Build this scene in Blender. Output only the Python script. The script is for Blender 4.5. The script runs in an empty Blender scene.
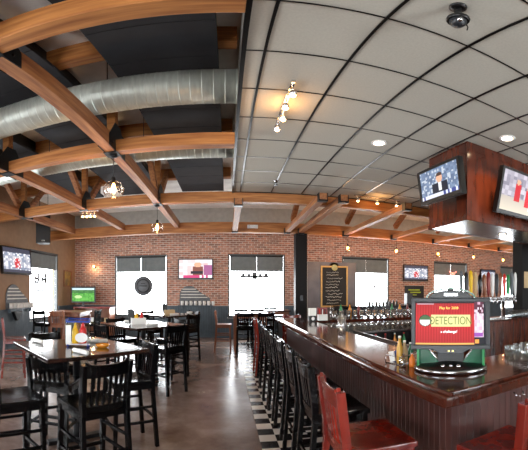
import bpy, bmesh, math, random
from mathutils import Vector, Matrix
random.seed(7)
sc = bpy.context.scene
COL = sc.collection
PI = math.pi
EYE = 1.6

# ------------------------------------------------------------ camera, sky, lights, exposure
# the photograph is a stitched panorama: 0.003 rad per pixel, horizon at row 292, aisle direction at column 227
cd = bpy.data.cameras.new('camera'); cam = bpy.data.objects.new('camera', cd); COL.objects.link(cam)
cam.location = (0, 0, EYE); cam.rotation_euler = (PI/2, 0, 0)
cd.type = 'PANO'
K = 0.003
try:
    cd.panorama_type = 'EQUIRECTANGULAR'; P_ = cd
except Exception:
    P_ = cd.cycles; P_.panorama_type = 'EQUIRECTANGULAR'
P_.longitude_min = -226.9*K; P_.longitude_max = (528-226.9)*K
P_.latitude_max = 292*K; P_.latitude_min = -(450-292)*K
cd.clip_start = 0.02; cd.clip_end = 200
sc.camera = cam

W = bpy.data.worlds.new('world'); sc.world = W; W.use_nodes = True
W.node_tree.nodes['Background'].inputs[0].default_value = (0.93, 0.97, 1.0, 1)
W.node_tree.nodes['Background'].inputs[1].default_value = 11.0
sc.view_settings.view_transform = 'Standard'; sc.view_settings.look = 'None'
sc.view_settings.exposure = 0.72; sc.view_settings.gamma = 1.0; sc.view_settings.use_curve_mapping = False
sc.cycles.max_bounces = 8; sc.cycles.diffuse_bounces = 5; sc.cycles.glossy_bounces = 4
sc.cycles.transparent_max_bounces = 24; sc.cycles.sample_clamp_indirect = 6; sc.cycles.caustics_reflective = False
sc.cycles.caustics_refractive = False

def portal(loc, rot, sx, sy):
    l = bpy.data.lights.new('daylight_portal', 'AREA'); l.shape = 'RECTANGLE'; l.size = sx; l.size_y = sy
    l.cycles.is_portal = True
    o = bpy.data.objects.new('daylight_portal', l); COL.objects.link(o); o.location = loc; o.rotation_euler = rot

WIN_FAR = [(-4.07, -2.10), (0.04, 2.05), (4.19, 6.16), (8.33, 10.25), (12.5, 14.3)]
WZ0, WZ1 = 0.72, 2.94
YF, XL, XR, YB = 11.65, -5.71, 15.6, -4.0
ZROOF = 4.6
WIN_LEFT = [(8.5, 10.3), (3.2, 5.2), (-1.5, 0.6)]
WIN_BACK = [(-5.2, -2.2), (2.6, 5.4), (9.6, 12.6)]
for a, b in WIN_FAR: portal(((a+b)/2, YF+.22, (WZ0+WZ1)/2), (-PI/2, 0, 0), b-a, WZ1-WZ0)
for a, b in WIN_LEFT: portal((XL-.22, (a+b)/2, (WZ0+WZ1)/2), (0, -PI/2, 0), WZ1-WZ0, b-a)
for a, b in WIN_BACK: portal(((a+b)/2, YB-.22, 1.7), (PI/2, 0, 0), b-a, 3.1)

# ------------------------------------------------------------ materials
def lin(c):
    return tuple(((v/255)/12.92 if v/255 <= .04045 else ((v/255+.055)/1.055)**2.4) for v in c) + (1,)
def nt(name):
    m = bpy.data.materials.new(name); m.use_nodes = True
    return m, m.node_tree.nodes, m.node_tree.links, m.node_tree.nodes['Principled BSDF']
def mat(name, c, rough=.5, metal=0, var=.12, scale=6, stretch=(1, 1, 1), bump=0, coat=0, c2=None, detail=4, spec=.5):
    m, N, L, B = nt(name)
    B.inputs['Roughness'].default_value = rough; B.inputs['Metallic'].default_value = metal
    B.inputs['Coat Weight'].default_value = coat; B.inputs['Coat Roughness'].default_value = .08
    B.inputs['Specular IOR Level'].default_value = spec
    tc = N.new('ShaderNodeTexCoord'); mp = N.new('ShaderNodeMapping'); mp.inputs['Scale'].default_value = stretch
    nz = N.new('ShaderNodeTexNoise'); nz.inputs['Scale'].default_value = scale; nz.inputs['Detail'].default_value = detail
    rp = N.new('ShaderNodeValToRGB')
    a = lin(c); b = lin(c2) if c2 else tuple(min(1, v*(1+var*2)) for v in a[:3])+(1,)
    if not c2: a = tuple(v*(1-var) for v in a[:3])+(1,)
    rp.color_ramp.elements[0].position = .32; rp.color_ramp.elements[1].position = .68
    rp.color_ramp.elements[0].color = a; rp.color_ramp.elements[1].color = b
    L.new(tc.outputs['Object'], mp.inputs[0]); L.new(mp.outputs[0], nz.inputs['Vector'])
    L.new(nz.outputs[0], rp.inputs[0]); L.new(rp.outputs[0], B.inputs['Base Color'])
    if bump:
        bp = N.new('ShaderNodeBump'); bp.inputs['Strength'].default_value = bump; bp.inputs['Distance'].default_value = .01
        L.new(nz.outputs[0], bp.inputs['Height']); L.new(bp.outputs[0], B.inputs['Normal'])
    return m
def emit(name, c, s):
    m, N, L, B = nt(name)
    B.inputs['Base Color'].default_value = lin(c); B.inputs['Emission Color'].default_value = lin(c); B.inputs['Emission Strength'].default_value = s
    return m
def screen_mat(name, s):
    m, N, L, B = nt(name)
    at = N.new('ShaderNodeAttribute'); at.attribute_name = 'picture'
    B.inputs['Base Color'].default_value = (.01, .01, .01, 1); B.inputs['Roughness'].default_value = .4; B.inputs['Specular IOR Level'].default_value = .15
    L.new(at.outputs['Color'], B.inputs['Emission Color']); B.inputs['Emission Strength'].default_value = s
    return m
def glass(name, tint=(1, 1, 1), gl=.08, rough=.02):
    m, N, L, B = nt(name); N.remove(B)
    t = N.new('ShaderNodeBsdfTransparent'); t.inputs[0].default_value = tint+(1,)
    g = N.new('ShaderNodeBsdfGlossy'); g.inputs['Roughness'].default_value = rough
    f = N.new('ShaderNodeLayerWeight'); f.inputs[0].default_value = .25
    ad = N.new('ShaderNodeMath'); ad.operation = 'MULTIPLY_ADD'; ad.inputs[1].default_value = .6; ad.inputs[2].default_value = gl
    mx = N.new('ShaderNodeMixShader'); L.new(f.outputs['Facing'], ad.inputs[0]); L.new(ad.outputs[0], mx.inputs[0])
    L.new(t.outputs[0], mx.inputs[1]); L.new(g.outputs[0], mx.inputs[2]); L.new(mx.outputs[0], N['Material Output'].inputs[0])
    return m
def brick_mat(name, axis):
    m, N, L, B = nt(name); B.inputs['Roughness'].default_value = .85
    tc = N.new('ShaderNodeTexCoord'); sp = N.new('ShaderNodeSeparateXYZ'); cb = N.new('ShaderNodeCombineXYZ')
    L.new(tc.outputs['Object'], sp.inputs[0]); L.new(sp.outputs[axis], cb.inputs[0]); L.new(sp.outputs['Z'], cb.inputs[1])
    br = N.new('ShaderNodeTexBrick'); br.inputs['Scale'].default_value = 1; br.inputs['Brick Width'].default_value = .215
    br.inputs['Row Height'].default_value = .075; br.inputs['Mortar Size'].default_value = .011; br.inputs['Mortar Smooth'].default_value = .2
    br.inputs['Color1'].default_value = lin((192, 130, 104)); br.inputs['Color2'].default_value = lin((134, 94, 80)); br.inputs['Mortar'].default_value = lin((198, 182, 170))
    nz = N.new('ShaderNodeTexNoise'); nz.inputs['Scale'].default_value = 9; mx = N.new('ShaderNodeMixRGB'); mx.blend_type = 'OVERLAY'; mx.inputs[0].default_value = .5
    L.new(cb.outputs[0], br.inputs['Vector']); L.new(cb.outputs[0], nz.inputs['Vector'])
    L.new(br.outputs['Color'], mx.inputs[1]); L.new(nz.outputs[0], mx.inputs[2]); L.new(mx.outputs[0], B.inputs['Base Color'])
    bp = N.new('ShaderNodeBump'); bp.inputs['Strength'].default_value = .5; bp.inputs['Distance'].default_value = .01; bp.invert = True
    L.new(br.outputs['Fac'], bp.inputs['Height']); L.new(bp.outputs[0], B.inputs['Normal'])
    return m
def checker_mat(name, c1, c2, size, rough):
    m, N, L, B = nt(name); B.inputs['Roughness'].default_value = rough
    tc = N.new('ShaderNodeTexCoord'); ck = N.new('ShaderNodeTexChecker'); ck.inputs['Scale'].default_value = 1/size
    ck.inputs[1].default_value = lin(c1); ck.inputs[2].default_value = lin(c2)
    L.new(tc.outputs['Object'], ck.inputs[0]); L.new(ck.outputs[0], B.inputs['Base Color'])
    return m
def floor_mat():
    m, N, L, B = nt('stained_concrete'); B.inputs['Roughness'].default_value = .28; B.inputs['Specular IOR Level'].default_value = .55
    tc = N.new('ShaderNodeTexCoord'); nz = N.new('ShaderNodeTexNoise'); nz.inputs['Scale'].default_value = 1.3; nz.inputs['Detail'].default_value = 8
    nz.inputs['Roughness'].default_value = .65
    rp = N.new('ShaderNodeValToRGB'); e = rp.color_ramp.elements; e[0].position = .3; e[0].color = lin((78, 56, 47)); e[1].position = .7; e[1].color = lin((146, 128, 118))
    k = e.new(.5); k.color = lin((112, 93, 84))
    L.new(tc.outputs['Object'], nz.inputs['Vector']); L.new(nz.outputs[0], rp.inputs[0]); L.new(rp.outputs[0], B.inputs['Base Color'])
    rr = N.new('ShaderNodeMapRange'); rr.inputs[3].default_value = .18; rr.inputs[4].default_value = .32
    L.new(nz.outputs[0], rr.inputs[0]); L.new(rr.outputs[0], B.inputs['Roughness'])
    return m

M = dict(
    floor=floor_mat(), brick=brick_mat('brown_brick', 'X'),
    checker=checker_mat('checker_tile', (215, 210, 204), (22, 22, 24), .17, .25),
    tan=mat('tan_paint', (146, 116, 90), .8, var=.05), plaster=mat('grey_plaster', (168, 168, 164), .85, var=.06),
    wains=mat('slate_beadboard', (66, 80, 90), .45, var=.1), tile=mat('ceiling_tile', (194, 191, 180), .9, var=.03, scale=60),
    tbar=mat('black_tbar', (10, 10, 11), .3, metal=.3, var=.1), deck=mat('roof_deck', (236, 236, 232), .9, var=.08, scale=3),
    cloud=mat('black_acoustic_panel', (44, 46, 51), .85, var=.1, scale=4),
    fir=mat('fir_timber', (138, 80, 36), .55, c2=(186, 124, 66), scale=3, stretch=(.6, 8, 8), bump=.05),
    firy=mat('fir_timber_long', (124, 72, 40), .55, c2=(176, 118, 70), scale=3, stretch=(8, .6, 8), bump=.05),
    steel_black=mat('black_steel', (20, 21, 24), .45, metal=.4), duct=mat('galvanised_duct', (196, 202, 194), .42, metal=.35, var=.08, scale=5, stretch=(6, 1, 1), bump=.05),
    blackwood=mat('black_lacquered_wood', (5, 5, 6), .22, var=.3, scale=4, coat=.06, spec=.22),
    mahog=mat('mahogany_wood', (88, 17, 10), .24, c2=(132, 36, 22), scale=4, stretch=(3, 3, .6), coat=.5),
    oak=mat('brown_wood', (110, 58, 32), .4, c2=(150, 88, 52), scale=4, stretch=(3, 3, .6), coat=.2),
    tabletop=mat('dark_table_top', (36, 24, 20), .14, c2=(58, 38, 30), scale=5, stretch=(1, 5, 1), coat=.5),
    bartop=mat('bar_top_varnish', (44, 18, 11), .13, c2=(80, 34, 20), scale=3, stretch=(4, .5, 1), coat=.35),
    barface=mat('bar_beadboard', (56, 33, 30), .3, c2=(78, 47, 43), scale=4, stretch=(4, 4, .5), coat=.15),
    canopy=mat('canopy_cherry', (58, 23, 13), .2, c2=(96, 42, 24), scale=3, stretch=(3, 3, .5), coat=.5),
    steel=mat('stainless_steel', (180, 182, 184), .22, metal=1, var=.05), chrome=mat('chrome', (215, 215, 218), .1, metal=1, var=.02),
    blackplastic=mat('black_plastic', (7, 7, 8), .35, var=.1), greyplastic=mat('grey_plastic', (30, 33, 38), .4, var=.1),
    white=mat('white_gloss', (232, 232, 230), .4, var=.02), whitepaint=mat('white_trim', (205, 208, 205), .5, var=.03), paper=mat('white_paper', (236, 236, 232), .8, var=.02),
    shade=mat('grey_shade_cloth', (112, 118, 118), .8, var=.06), clear=glass('clear_glass'), pane=glass('window_glass', (1, 1, 1), .03),
    tumbler=glass('drinking_glass', (.90, .93, .94), .10), frame=mat('bronze_window_frame', (78, 82, 82), .5, var=.04), frosted=glass('frosted_glass', (.88, .9, .92), .22, .2), shinyglass=glass('shiny_glass', (.9, .93, .94), .28, .1), acrylic=glass('clear_acrylic', (.93, .97, .97), .12),
    globe=glass('rosy_globe_glass', (1, .9, .82), .16, .05), amber=mat('amber_glass', (220, 140, 40), .15, var=.1), mustard=mat('dull_mustard', (196, 150, 50), .3), yellow=mat('mustard_yellow', (236, 190, 30), .4, var=.05), red=mat('ketchup_red', (200, 24, 20), .35, var=.05),
    blue=mat('blue_plastic', (40, 66, 150), .4, var=.05), green=mat('green_plastic', (30, 130, 70), .3, var=.08), orange=mat('orange_plastic', (226, 120, 30), .4),
    cardboard=mat('tan_card', (186, 160, 120), .7, var=.05), gold=mat('gold_frame', (190, 150, 84), .45, metal=.2), slate=mat('chalkboard_slate', (24, 26, 26), .7, var=.1),
    chalk=mat('chalk', (214, 214, 206), .9, var=.05), decal=mat('grey_decal', (96, 100, 104), .7), panelgrey=mat('charcoal_panel', (84, 80, 86), .4, c2=(110, 106, 110), scale=2),
    burgundy=mat('burgundy', (120, 28, 24), .4), palegreen=mat('pale_green', (172, 168, 112), .5), tealgreen=mat('clear_green', (22, 84, 58), .15), bulbshade=glass('amber_bulb_glass', (1, .72, .42), .12, .1),
    picture=mat('landscape_print', (170, 130, 40), .6, c2=(90, 80, 60), scale=4), post=mat('black_post', (9, 8, 9), .6, var=.15, spec=.25),
    bulb=emit('warm_bulb', (255, 196, 120), 14), lamp=emit('recessed_lamp', (255, 226, 186), 9), shadebulb=emit('sconce_shade', (255, 206, 120), 5),
    tv=screen_mat('tv_picture', 1.0), game=screen_mat('game_picture', .9), led=emit('led', (240, 220, 120), 2), neon=emit('neon_letters', (255, 120, 100), 3),
)

# ------------------------------------------------------------ mesh builder
class MB:
    def __init__(s): s.v = []; s.f = []; s.c = None; s.smooth = set()
    def add(s, vs, fs, smooth=False):
        n = len(s.v); s.v += [tuple(p) for p in vs]
        for f in fs:
            if smooth: s.smooth.add(len(s.f))
            s.f.append(tuple(i+n for i in f))
        return s
    def box(s, x0, x1, y0, y1, z0, z1):
        return s.add([(x0, y0, z0), (x1, y0, z0), (x1, y1, z0), (x0, y1, z0), (x0, y0, z1), (x1, y0, z1), (x1, y1, z1), (x0, y1, z1)],
                     [(3, 2, 1, 0), (4, 5, 6, 7), (0, 1, 5, 4), (1, 2, 6, 5), (2, 3, 7, 6), (3, 0, 4, 7)])
    def bar(s, p, q, w, h, up=(0, 0, 1), w2=None, h2=None):          # rectangular bar from p to q
        p = Vector(p); q = Vector(q); d = (q-p).normalized(); u = Vector(up)
        if abs(d.dot(u)) > .98: u = Vector((0, 1, 0))
        r = d.cross(u).normalized(); u = r.cross(d).normalized(); w2 = w2 or w; h2 = h2 or h
        vs = [a+r*sx*ww/2+u*sz*hh/2 for a, ww, hh in ((p, w, h), (q, w2, h2)) for sx, sz in ((-1, -1), (1, -1), (1, 1), (-1, 1))]
        return s.add(vs, [(3, 2, 1, 0), (4, 5, 6, 7), (0, 1, 5, 4), (1, 2, 6, 5), (2, 3, 7, 6), (3, 0, 4, 7)])
    def tube(s, pts, r, n=8, caps=True):
        pts = [Vector(p) for p in pts]; rs = r if isinstance(r, (list, tuple)) else [r]*len(pts); rings = []
        ref = None
        for i, p in enumerate(pts):
            d = (pts[min(i+1, len(pts)-1)]-pts[max(i-1, 0)]).normalized()
            if ref is None: ref = Vector((1, 0, 0)) if abs(d.x) < .9 else Vector((0, 1, 0))
            a = d.cross(ref).normalized(); b = d.cross(a).normalized(); ref = b.cross(d) if False else ref
            rings.append([p+a*math.cos(2*PI*k/n)*rs[i]+b*math.sin(2*PI*k/n)*rs[i] for k in range(n)])
        vs = [v for R in rings for v in R]
        fs = [(i*n+k, i*n+(k+1) % n, (i+1)*n+(k+1) % n, (i+1)*n+k) for i in range(len(pts)-1) for k in range(n)]
        s.add(vs, fs, True)
        if caps: s.add(rings[0], [tuple(range(n))]); s.add(rings[-1], [tuple(reversed(range(n)))])
        return s
    def lathe(s, prof, c=(0, 0, 0), n=16, caps=True):                # prof: (r, z)
        vs = [(c[0]+r*math.cos(2*PI*k/n), c[1]+r*math.sin(2*PI*k/n), c[2]+z) for r, z in prof for k in range(n)]
        fs = [(i*n+k, i*n+(k+1) % n, (i+1)*n+(k+1) % n, (i+1)*n+k) for i in range(len(prof)-1) for k in range(n)]
        s.add(vs, fs, True)
        if caps:
            if prof[0][0] > 1e-4: s.add(vs[:n], [tuple(reversed(range(n)))])
            if prof[-1][0] > 1e-4: s.add(vs[-n:], [tuple(range(n))])
        return s
    def ball(s, c, r, n=12, sq=1):
        return s.lathe([(max(1e-5, r*math.sin(PI*i/8)), -r*sq*math.cos(PI*i/8)) for i in range(9)], c, n, False)
    def prism(s, poly, axis, a, b):                                  # poly: 2-D points, extruded along axis from a to b
        def P(u, v, t): return {'x': (t, u, v), 'y': (u, t, v), 'z': (u, v, t)}[axis]
        n = len(poly)
        return s.add([P(u, v, a) for u, v in poly]+[P(u, v, b) for u, v in poly],
                     [tuple(reversed(range(n))), tuple(range(n, 2*n))]+[(i, (i+1) % n, n+(i+1) % n, n+i) for i in range(n)])
    def move(s, mx):
        s.v = [tuple(mx @ Vector(p)) for p in s.v]; return s
    def build(s, name, m, parent=None, bevel=0, loc=None):
        me = bpy.data.meshes.new(name); me.from_pydata(s.v, [], s.f); me.materials.append(m)
        for i in s.smooth: me.polygons[i].use_smooth = True
        bm = bmesh.new(); bm.from_mesh(me); bmesh.ops.remove_doubles(bm, verts=bm.verts, dist=1e-6)
        bmesh.ops.recalc_face_normals(bm, faces=bm.faces)
        if bevel:
            es = [e for e in bm.edges if len(e.link_faces) == 2 and e.calc_face_angle(0) > .6]
            if es: bmesh.ops.bevel(bm, geom=es, offset=bevel, segments=2, affect='EDGES', profile=.5, clamp_overlap=True)
        bm.to_mesh(me); bm.free()
        o = bpy.data.objects.new(name, me); COL.objects.link(o)
        if parent: o.parent = parent
        if loc: o.location = loc
        return o

def tag(o, label, cat, group=None):
    o['label'] = label; o['category'] = cat
    if group: o['group'] = group
    return o
def thing(name, label, cat, loc=(0, 0, 0), rz=0, group=None, rot=None):
    o = bpy.data.objects.new(name, None); COL.objects.link(o); o.location = loc; o.rotation_euler = rot or (0, 0, rz); o.empty_display_size = .1
    return tag(o, label, cat, group)
def dup(root, loc, rz=0, label=None, group=None):
    def cp(o, p):
        c = o.copy(); COL.objects.link(c); c.parent = p
        for ch in list(o.children): cp(ch, c)
        return c
    r = root.copy(); COL.objects.link(r)
    for ch in list(root.children): cp(ch, r)
    r.location = loc; r.rotation_euler = (0, 0, rz)
    if label: r['label'] = label
    if group: r['group'] = group
    return r
def struct(o): o['kind'] = 'structure'; return o
def picture_mesh(name, w, h, nx, ny, fn, m, parent):                  # flat image in the local XZ plane facing -Y
    vs = [(-w/2+w*i/nx, 0, -h/2+h*j/ny) for j in range(ny+1) for i in range(nx+1)]
    fs = [(j*(nx+1)+i, j*(nx+1)+i+1, (j+1)*(nx+1)+i+1, (j+1)*(nx+1)+i) for j in range(ny) for i in range(nx)]
    me = bpy.data.meshes.new(name); me.from_pydata(vs, [], fs); me.materials.append(m)
    ca = me.color_attributes.new('picture', 'FLOAT_COLOR', 'CORNER'); k = 0
    for j in range(ny):
        for i in range(nx):
            c = lin(fn((i+.5)/nx, (j+.5)/ny))
            for _ in range(4): ca.data[k].color = c; k += 1
    o = bpy.data.objects.new(name, me); COL.objects.link(o); o.parent = parent
    return o
def text(name, body, size, m, parent, loc, rot=(PI/2, 0, 0), ext=.0006, align='CENTER'):
    cu = bpy.data.curves.new(name, 'FONT'); cu.body = body; cu.size = size; cu.extrude = ext; cu.align_x = align; cu.align_y = 'CENTER'
    cu.materials.append(m)
    t_ = bpy.data.objects.new(name, cu); COL.objects.link(t_)
    me = bpy.data.meshes.new_from_object(t_.evaluated_get(bpy.context.evaluated_depsgraph_get()))
    bpy.data.objects.remove(t_); me.name = name
    o = bpy.data.objects.new(name, me); COL.objects.link(o); o.parent = parent; o.location = loc; o.rotation_euler = rot
    return o
def point_light(name, loc, w, r=.03, c=(1, .68, .38)):
    l = bpy.data.lights.new(name, 'POINT'); l.energy = w; l.color = c; l.shadow_soft_size = r
    o = bpy.data.objects.new(name, l); COL.objects.link(o); o.location = loc
    return o

# ------------------------------------------------------------ the room
struct(MB().box(XL-.2, XR+.2, YB-.2, YF+.2, -.12, 0).build('floor', M['floor']))
t = struct(MB().box(0, .87, 0, 8.4, 0, .006).build('trim_1', M['checker'], loc=(.33, .4, 0)))
def wall_with_openings(axis, t0, t1, a, b, z0, z1, holes, hz0, hz1):
    m = MB()
    def bx(p, q, r, s_):
        if q-p < 1e-4 or s_-r < 1e-4: return
        if axis == 'x': m.box(p, q, t0, t1, r, s_)
        else: m.box(t0, t1, p, q, r, s_)
    cur = a
    for h0, h1 in sorted(holes):
        bx(cur, h0, z0, z1)
        bx(h0, h1, max(z0, hz1), z1); bx(h0, h1, z0, min(z1, hz0)); cur = h1
    bx(cur, b, z0, z1)
    return m
ZB = 3.76
struct(wall_with_openings('x', YF, YF+.25, XL-.25, XR+.25, 0, ZB, WIN_FAR, WZ0, WZ1).build('wall_far', M['brick']))
struct(MB().box(XL-.25, XR+.25, YF, YF+.25, ZB, ZROOF+.1).build('wall_far_upper', M['plaster']))
struct(wall_with_openings('y', XL-.25, XL, YB, YF, 0, ZROOF+.1, WIN_LEFT, WZ0, WZ1).build('wall_left', M['tan']))
struct(MB().box(XR, XR+.25, YB, YF, 0, ZROOF+.1).build('wall_right', M['tan']))
struct(wall_with_openings('x', YB-.25, YB, XL-.25, XR+.25, 0, ZROOF+.1, WIN_BACK, .15, 3.25).build('wall_back', M['tan']))
# roof deck over the open side and over the far bay
struct(MB().box(XL-.25, XR+.25, YB-.25, YF+.25, ZROOF, ZROOF+.15).build('ceiling', M['deck']))
# suspended ceiling over the bar
CZ = EYE+2.035; CX0 = .12; CY1 = 6.56
struct(MB().box(CX0, XR, YB, CY1, CZ, CZ+.02).build('ceiling_tiles', M['tile']))
struct(MB().box(CX0, CX0+.1, YB, CY1, CZ+.02, ZROOF).box(CX0+.1, XR, CY1-.1, CY1, CZ+.02, ZROOF).build('wall_soffit', M['plaster']))
g = MB()
x = .262; k = 0
while x < XR: g.box(x-.0105, x+.0105, YB, CY1, CZ-.008, CZ+.001); x += .6105
y = 1.678-.6085*9
while y < CY1: g.box(CX0, XR, y-.0055, y+.0055, CZ-.005, CZ+.001); y += .6085
struct(g.build('trim_2', M['tbar']))
struct(MB().box(CX0-.022, CX0+.012, YB, CY1+.01, CZ-.02, CZ+.045).build('trim_3', M['tbar']))
struct(MB().box(CX0, XR, CY1-.004, CY1+.016, CZ-.012, CZ+.03).build('trim_4', M['tbar']))
# wainscot of vertical beadboard with a cap, far and left walls
def beadboard(length, height, pitch=.09, depth=.02, gd=.008):
    pts = [(0, -.002)]; n = max(1, int(round(length/pitch))); p = length/n
    for i in range(n):
        x0 = i*p
        pts += [(x0+.004, depth), (x0+p-.010, depth), (x0+p-.006, depth-gd), (x0+p, depth-gd)]
    pts += [(length, -.002)]
    return MB().prism(pts, 'z', 0, height)
def wainscot(name, segs, place):
    m = MB()
    for a, b, h in segs:
        s_ = beadboard(b-a, h); s_.box(-.002, b-a, -.002, .045, h, h+.03); s_.box(0, b-a, -.002, .028, 0, .12)
        s_.move(place(a)); m.add(s_.v, s_.f)
    return struct(m.build(name, M['wains']))
segs = []; cur = XL
for a, b in WIN_FAR: segs += [(cur, a, 1.08), (a, b, WZ0-.03)]; cur = b
segs += [(cur, XR, 1.08)]
wainscot('wall_far_wainscot', segs, lambda a: Matrix.Translation((a, YF, 0)) @ Matrix.Scale(-1, 4, (0, 1, 0)))
segs = []; cur = YB
for a, b in sorted(WIN_LEFT): segs += [(cur, a, 1.08), (a, b, WZ0-.03)]; cur = b
segs += [(cur, YF-.03, 1.08)]
wainscot('wall_left_wainscot', segs, lambda a: Matrix(((0, 1, 0, XL), (1, 0, 0, a), (0, 0, 1, 0), (0, 0, 0, 1))))
# windows
def window(n, w, h, mx, mull=True):
    f = .05; m = MB()
    m.box(-w/2, -w/2+f, -.03, .1, 0, h).box(w/2-f, w/2, -.03, .1, 0, h).box(-w/2+f, w/2-f, -.03, .1, h-f, h).box(-w/2+f, w/2-f, -.03, .1, 0, f)
    o = m.build('window_%d' % n, M['frame'], bevel=.004); struct(o); o.matrix_world = mx
    MB().box(-w/2-.03, w/2+.03, -.09, -.02, -.04, 0).build('window_sill', M['whitepaint'], o)
    MB().box(-w/2+f, w/2-f, .05, .056, f, h-f).build('window_pane', M['pane'], o)
    return o
wn = 1
for a, b in WIN_FAR: window(wn, b-a, WZ1-WZ0, Matrix.Translation(((a+b)/2, YF+.05, WZ0))); wn += 1
RL = Matrix.Rotation(PI/2, 4, 'Z')
for a, b in WIN_LEFT: window(wn, b-a, WZ1-WZ0, Matrix.Translation((XL-.05, (a+b)/2, WZ0)) @ RL); wn += 1
for a, b in WIN_BACK: window(wn, b-a, 3.1, Matrix.Translation(((a+b)/2, YB-.05, .15)) @ Matrix.Rotation(PI, 4, 'Z')); wn += 1

def shade(label, w, drop, mx, split=True):
    r = thing('roller_shade', label, 'shade', group='grey roller shades on the windows'); r.matrix_world = mx
    if split:
        MB().box(-w/2, -.005, -.004, .004, -drop, 0).box(.005, w/2, -.004, .004, -drop, 0).build('shade_cloth', M['shade'], r)
        MB().tube([(-.004, -.012, 0), (-.004, -.012, -drop-.05)], .004, 6).build('pull_cord', M['white'], r)
    else: MB().box(-w/2, w/2, -.004, .004, -drop, 0).build('shade_cloth', M['shade'], r)
    MB().tube([(-w/2, 0, .02), (w/2, 0, .02)], .03, 10).build('roller', M['greyplastic'], r)
    MB().box(-w/2, w/2, -.008, .008, -drop-.02, -drop).build('hem_bar', M['greyplastic'], r)
    return r
sl = ['grey roller shade on the window with the round black sign', 'grey roller shade on the middle window left of the dark post',
      'grey roller shade on the window behind the chalkboard panel', 'grey roller shade on the window with the red neon emblem',
      'grey roller shade on the far right window behind the beer taps']
for (a, b), l in zip(WIN_FAR, sl): shade(l, b-a-.13, .50, Matrix.Translation(((a+b)/2, YF+.055, WZ1-.09)))
a, b = WIN_LEFT[0]
shade('grey roller shade on the left wall window behind the hanging speaker', b-a-.13, .46, Matrix.Translation((XL-.055, (a+b)/2, WZ1-.09)) @ RL, False)

# ------------------------------------------------------------ timber roof frame
BZ = EYE+1.83
def cross(y0, x0, x1, z0, z1, label, w=.15):
    o = MB().box(x0, x1, y0, y0+w, z0, z1).build('cross_beam', M['fir'], bevel=.006); o['kind'] = 'thing'
    return tag(o, label, 'beam', 'fir cross beams of the roof frame')
cross(1.50, XL, CX0-.03, BZ, BZ+.20, 'orange fir cross beam nearest the camera, arching across the top left')
cross(3.84, XL, CX0-.03, BZ, BZ+.17, 'orange fir cross beam just beyond the large round duct')
cross(6.58, XL, XR, BZ, BZ+.22, 'long fir cross beam along the far edge of the tiled ceiling')
cross(9.36, XL, XR, EYE+1.70, EYE+2.0, 'deep fir girder in front of the brick wall, resting on the dark post', .2)
def truss(x, label, y1=9.36):
    r = thing('timber_truss', label, 'truss', (x, 0, BZ), 0, 'fir trusses under the open roof')
    ys = [-.8, 1.575, 3.915, 6.655, 9.36]; w = .13
    MB().box(-w/2, w/2, -1.2, y1, 0.0, .20).build('bottom_chord', M['firy'], r, .006)
    H = ZROOF-BZ-.02
    for i, yy in enumerate(ys[1:4]):
        MB().box(-.055, .055, yy-.055, yy+.055, .2, H).build('king_post', M['fir'], r, .004)
        n1 = (ys[i]+yy)/2; n2 = (ys[i+2]+yy)/2
        if i == 1: n1 = None
        if n1 is not None: MB().bar((0, yy-.12, .16), (0, n1+.25, H), .10, .12, (0, 1, 0)).build('strut', M['firy'], r, .004)
        if n1 is not None: MB().bar((0, yy+.12, .16), (0, n2-.25, H), .10, .12, (0, 1, 0)).build('strut', M['firy'], r, .004)
        g = MB()
        for s in (-1, 1):
            g.prism([(yy-.30, -.005), (yy+.30, -.005), (yy+.30, .16), (yy+.10, .42), (yy-.10, .42), (yy-.30, .16)], 'x', s*(w/2+.004)-.004, s*(w/2+.004)+.004)
            for bx_ in (-.2, 0, .2): g.tube([(s*(w/2), yy+bx_, .08), (s*(w/2+.022), yy+bx_, .08)], .014, 6)
        g.box(-.09, .09, yy-.09, yy+.09, -.012, -.004)
        g.build('steel_plate', M['steel_black'], r)
    return r
truss(-1.40, 'long fir truss carrying the two glass globe pendants')
truss(-3.02, 'long fir truss left of the globe pendants, with the spotlight cluster')
truss(-4.64, 'long fir truss nearest the left wall, above the hanging speaker')
def joist(x, y0, y1, label):
    r = thing('timber_joist', label, 'joist', (x, y0, BZ-.13), 0, 'fir joists between the far beams')
    MB().box(-.07, .07, 0, y1-y0, 0, .125).build('timber', M['firy'], r, .006)
    MB().box(-.085, .085, y1-y0-.12, y1-y0-.003, -.03, .0).box(-.085, -.072, y1-y0-.12, y1-y0-.003, 0, .13).box(.072, .085, y1-y0-.12, y1-y0-.003, 0, .13).build('steel_hanger', M['steel_black'], r)
    MB().box(-.085, .085, .003, .12, -.03, 0).box(-.085, -.072, .003, .12, 0, .13).box(.072, .085, .003, .12, 0, .13).build('steel_hanger', M['steel_black'], r)
jl = ['fir joist in line with the left edge of the tiled ceiling', 'fir joist just left of the dark post, left one of the close pair', 'fir joist above the chalkboard, first with a bulb pendant',
      'fir joist above the second bulb pendant', 'fir joist beside the wood canopy, third with a bulb pendant', 'fir joist seen under the canopy, fourth with a bulb pendant',
      'fir joist seen under the canopy, fifth with a bulb pendant', 'fir joist at the far right end of the room', 'fir joist directly above the dark post, right one of the close pair']
for x_, l in zip((.22, 1.70, 3.46, 5.08, 6.7, 8.32, 9.94, 11.56, 2.10), jl): joist(x_, 6.30 if x_ < 1 else 5.7, 9.355, l)
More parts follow.
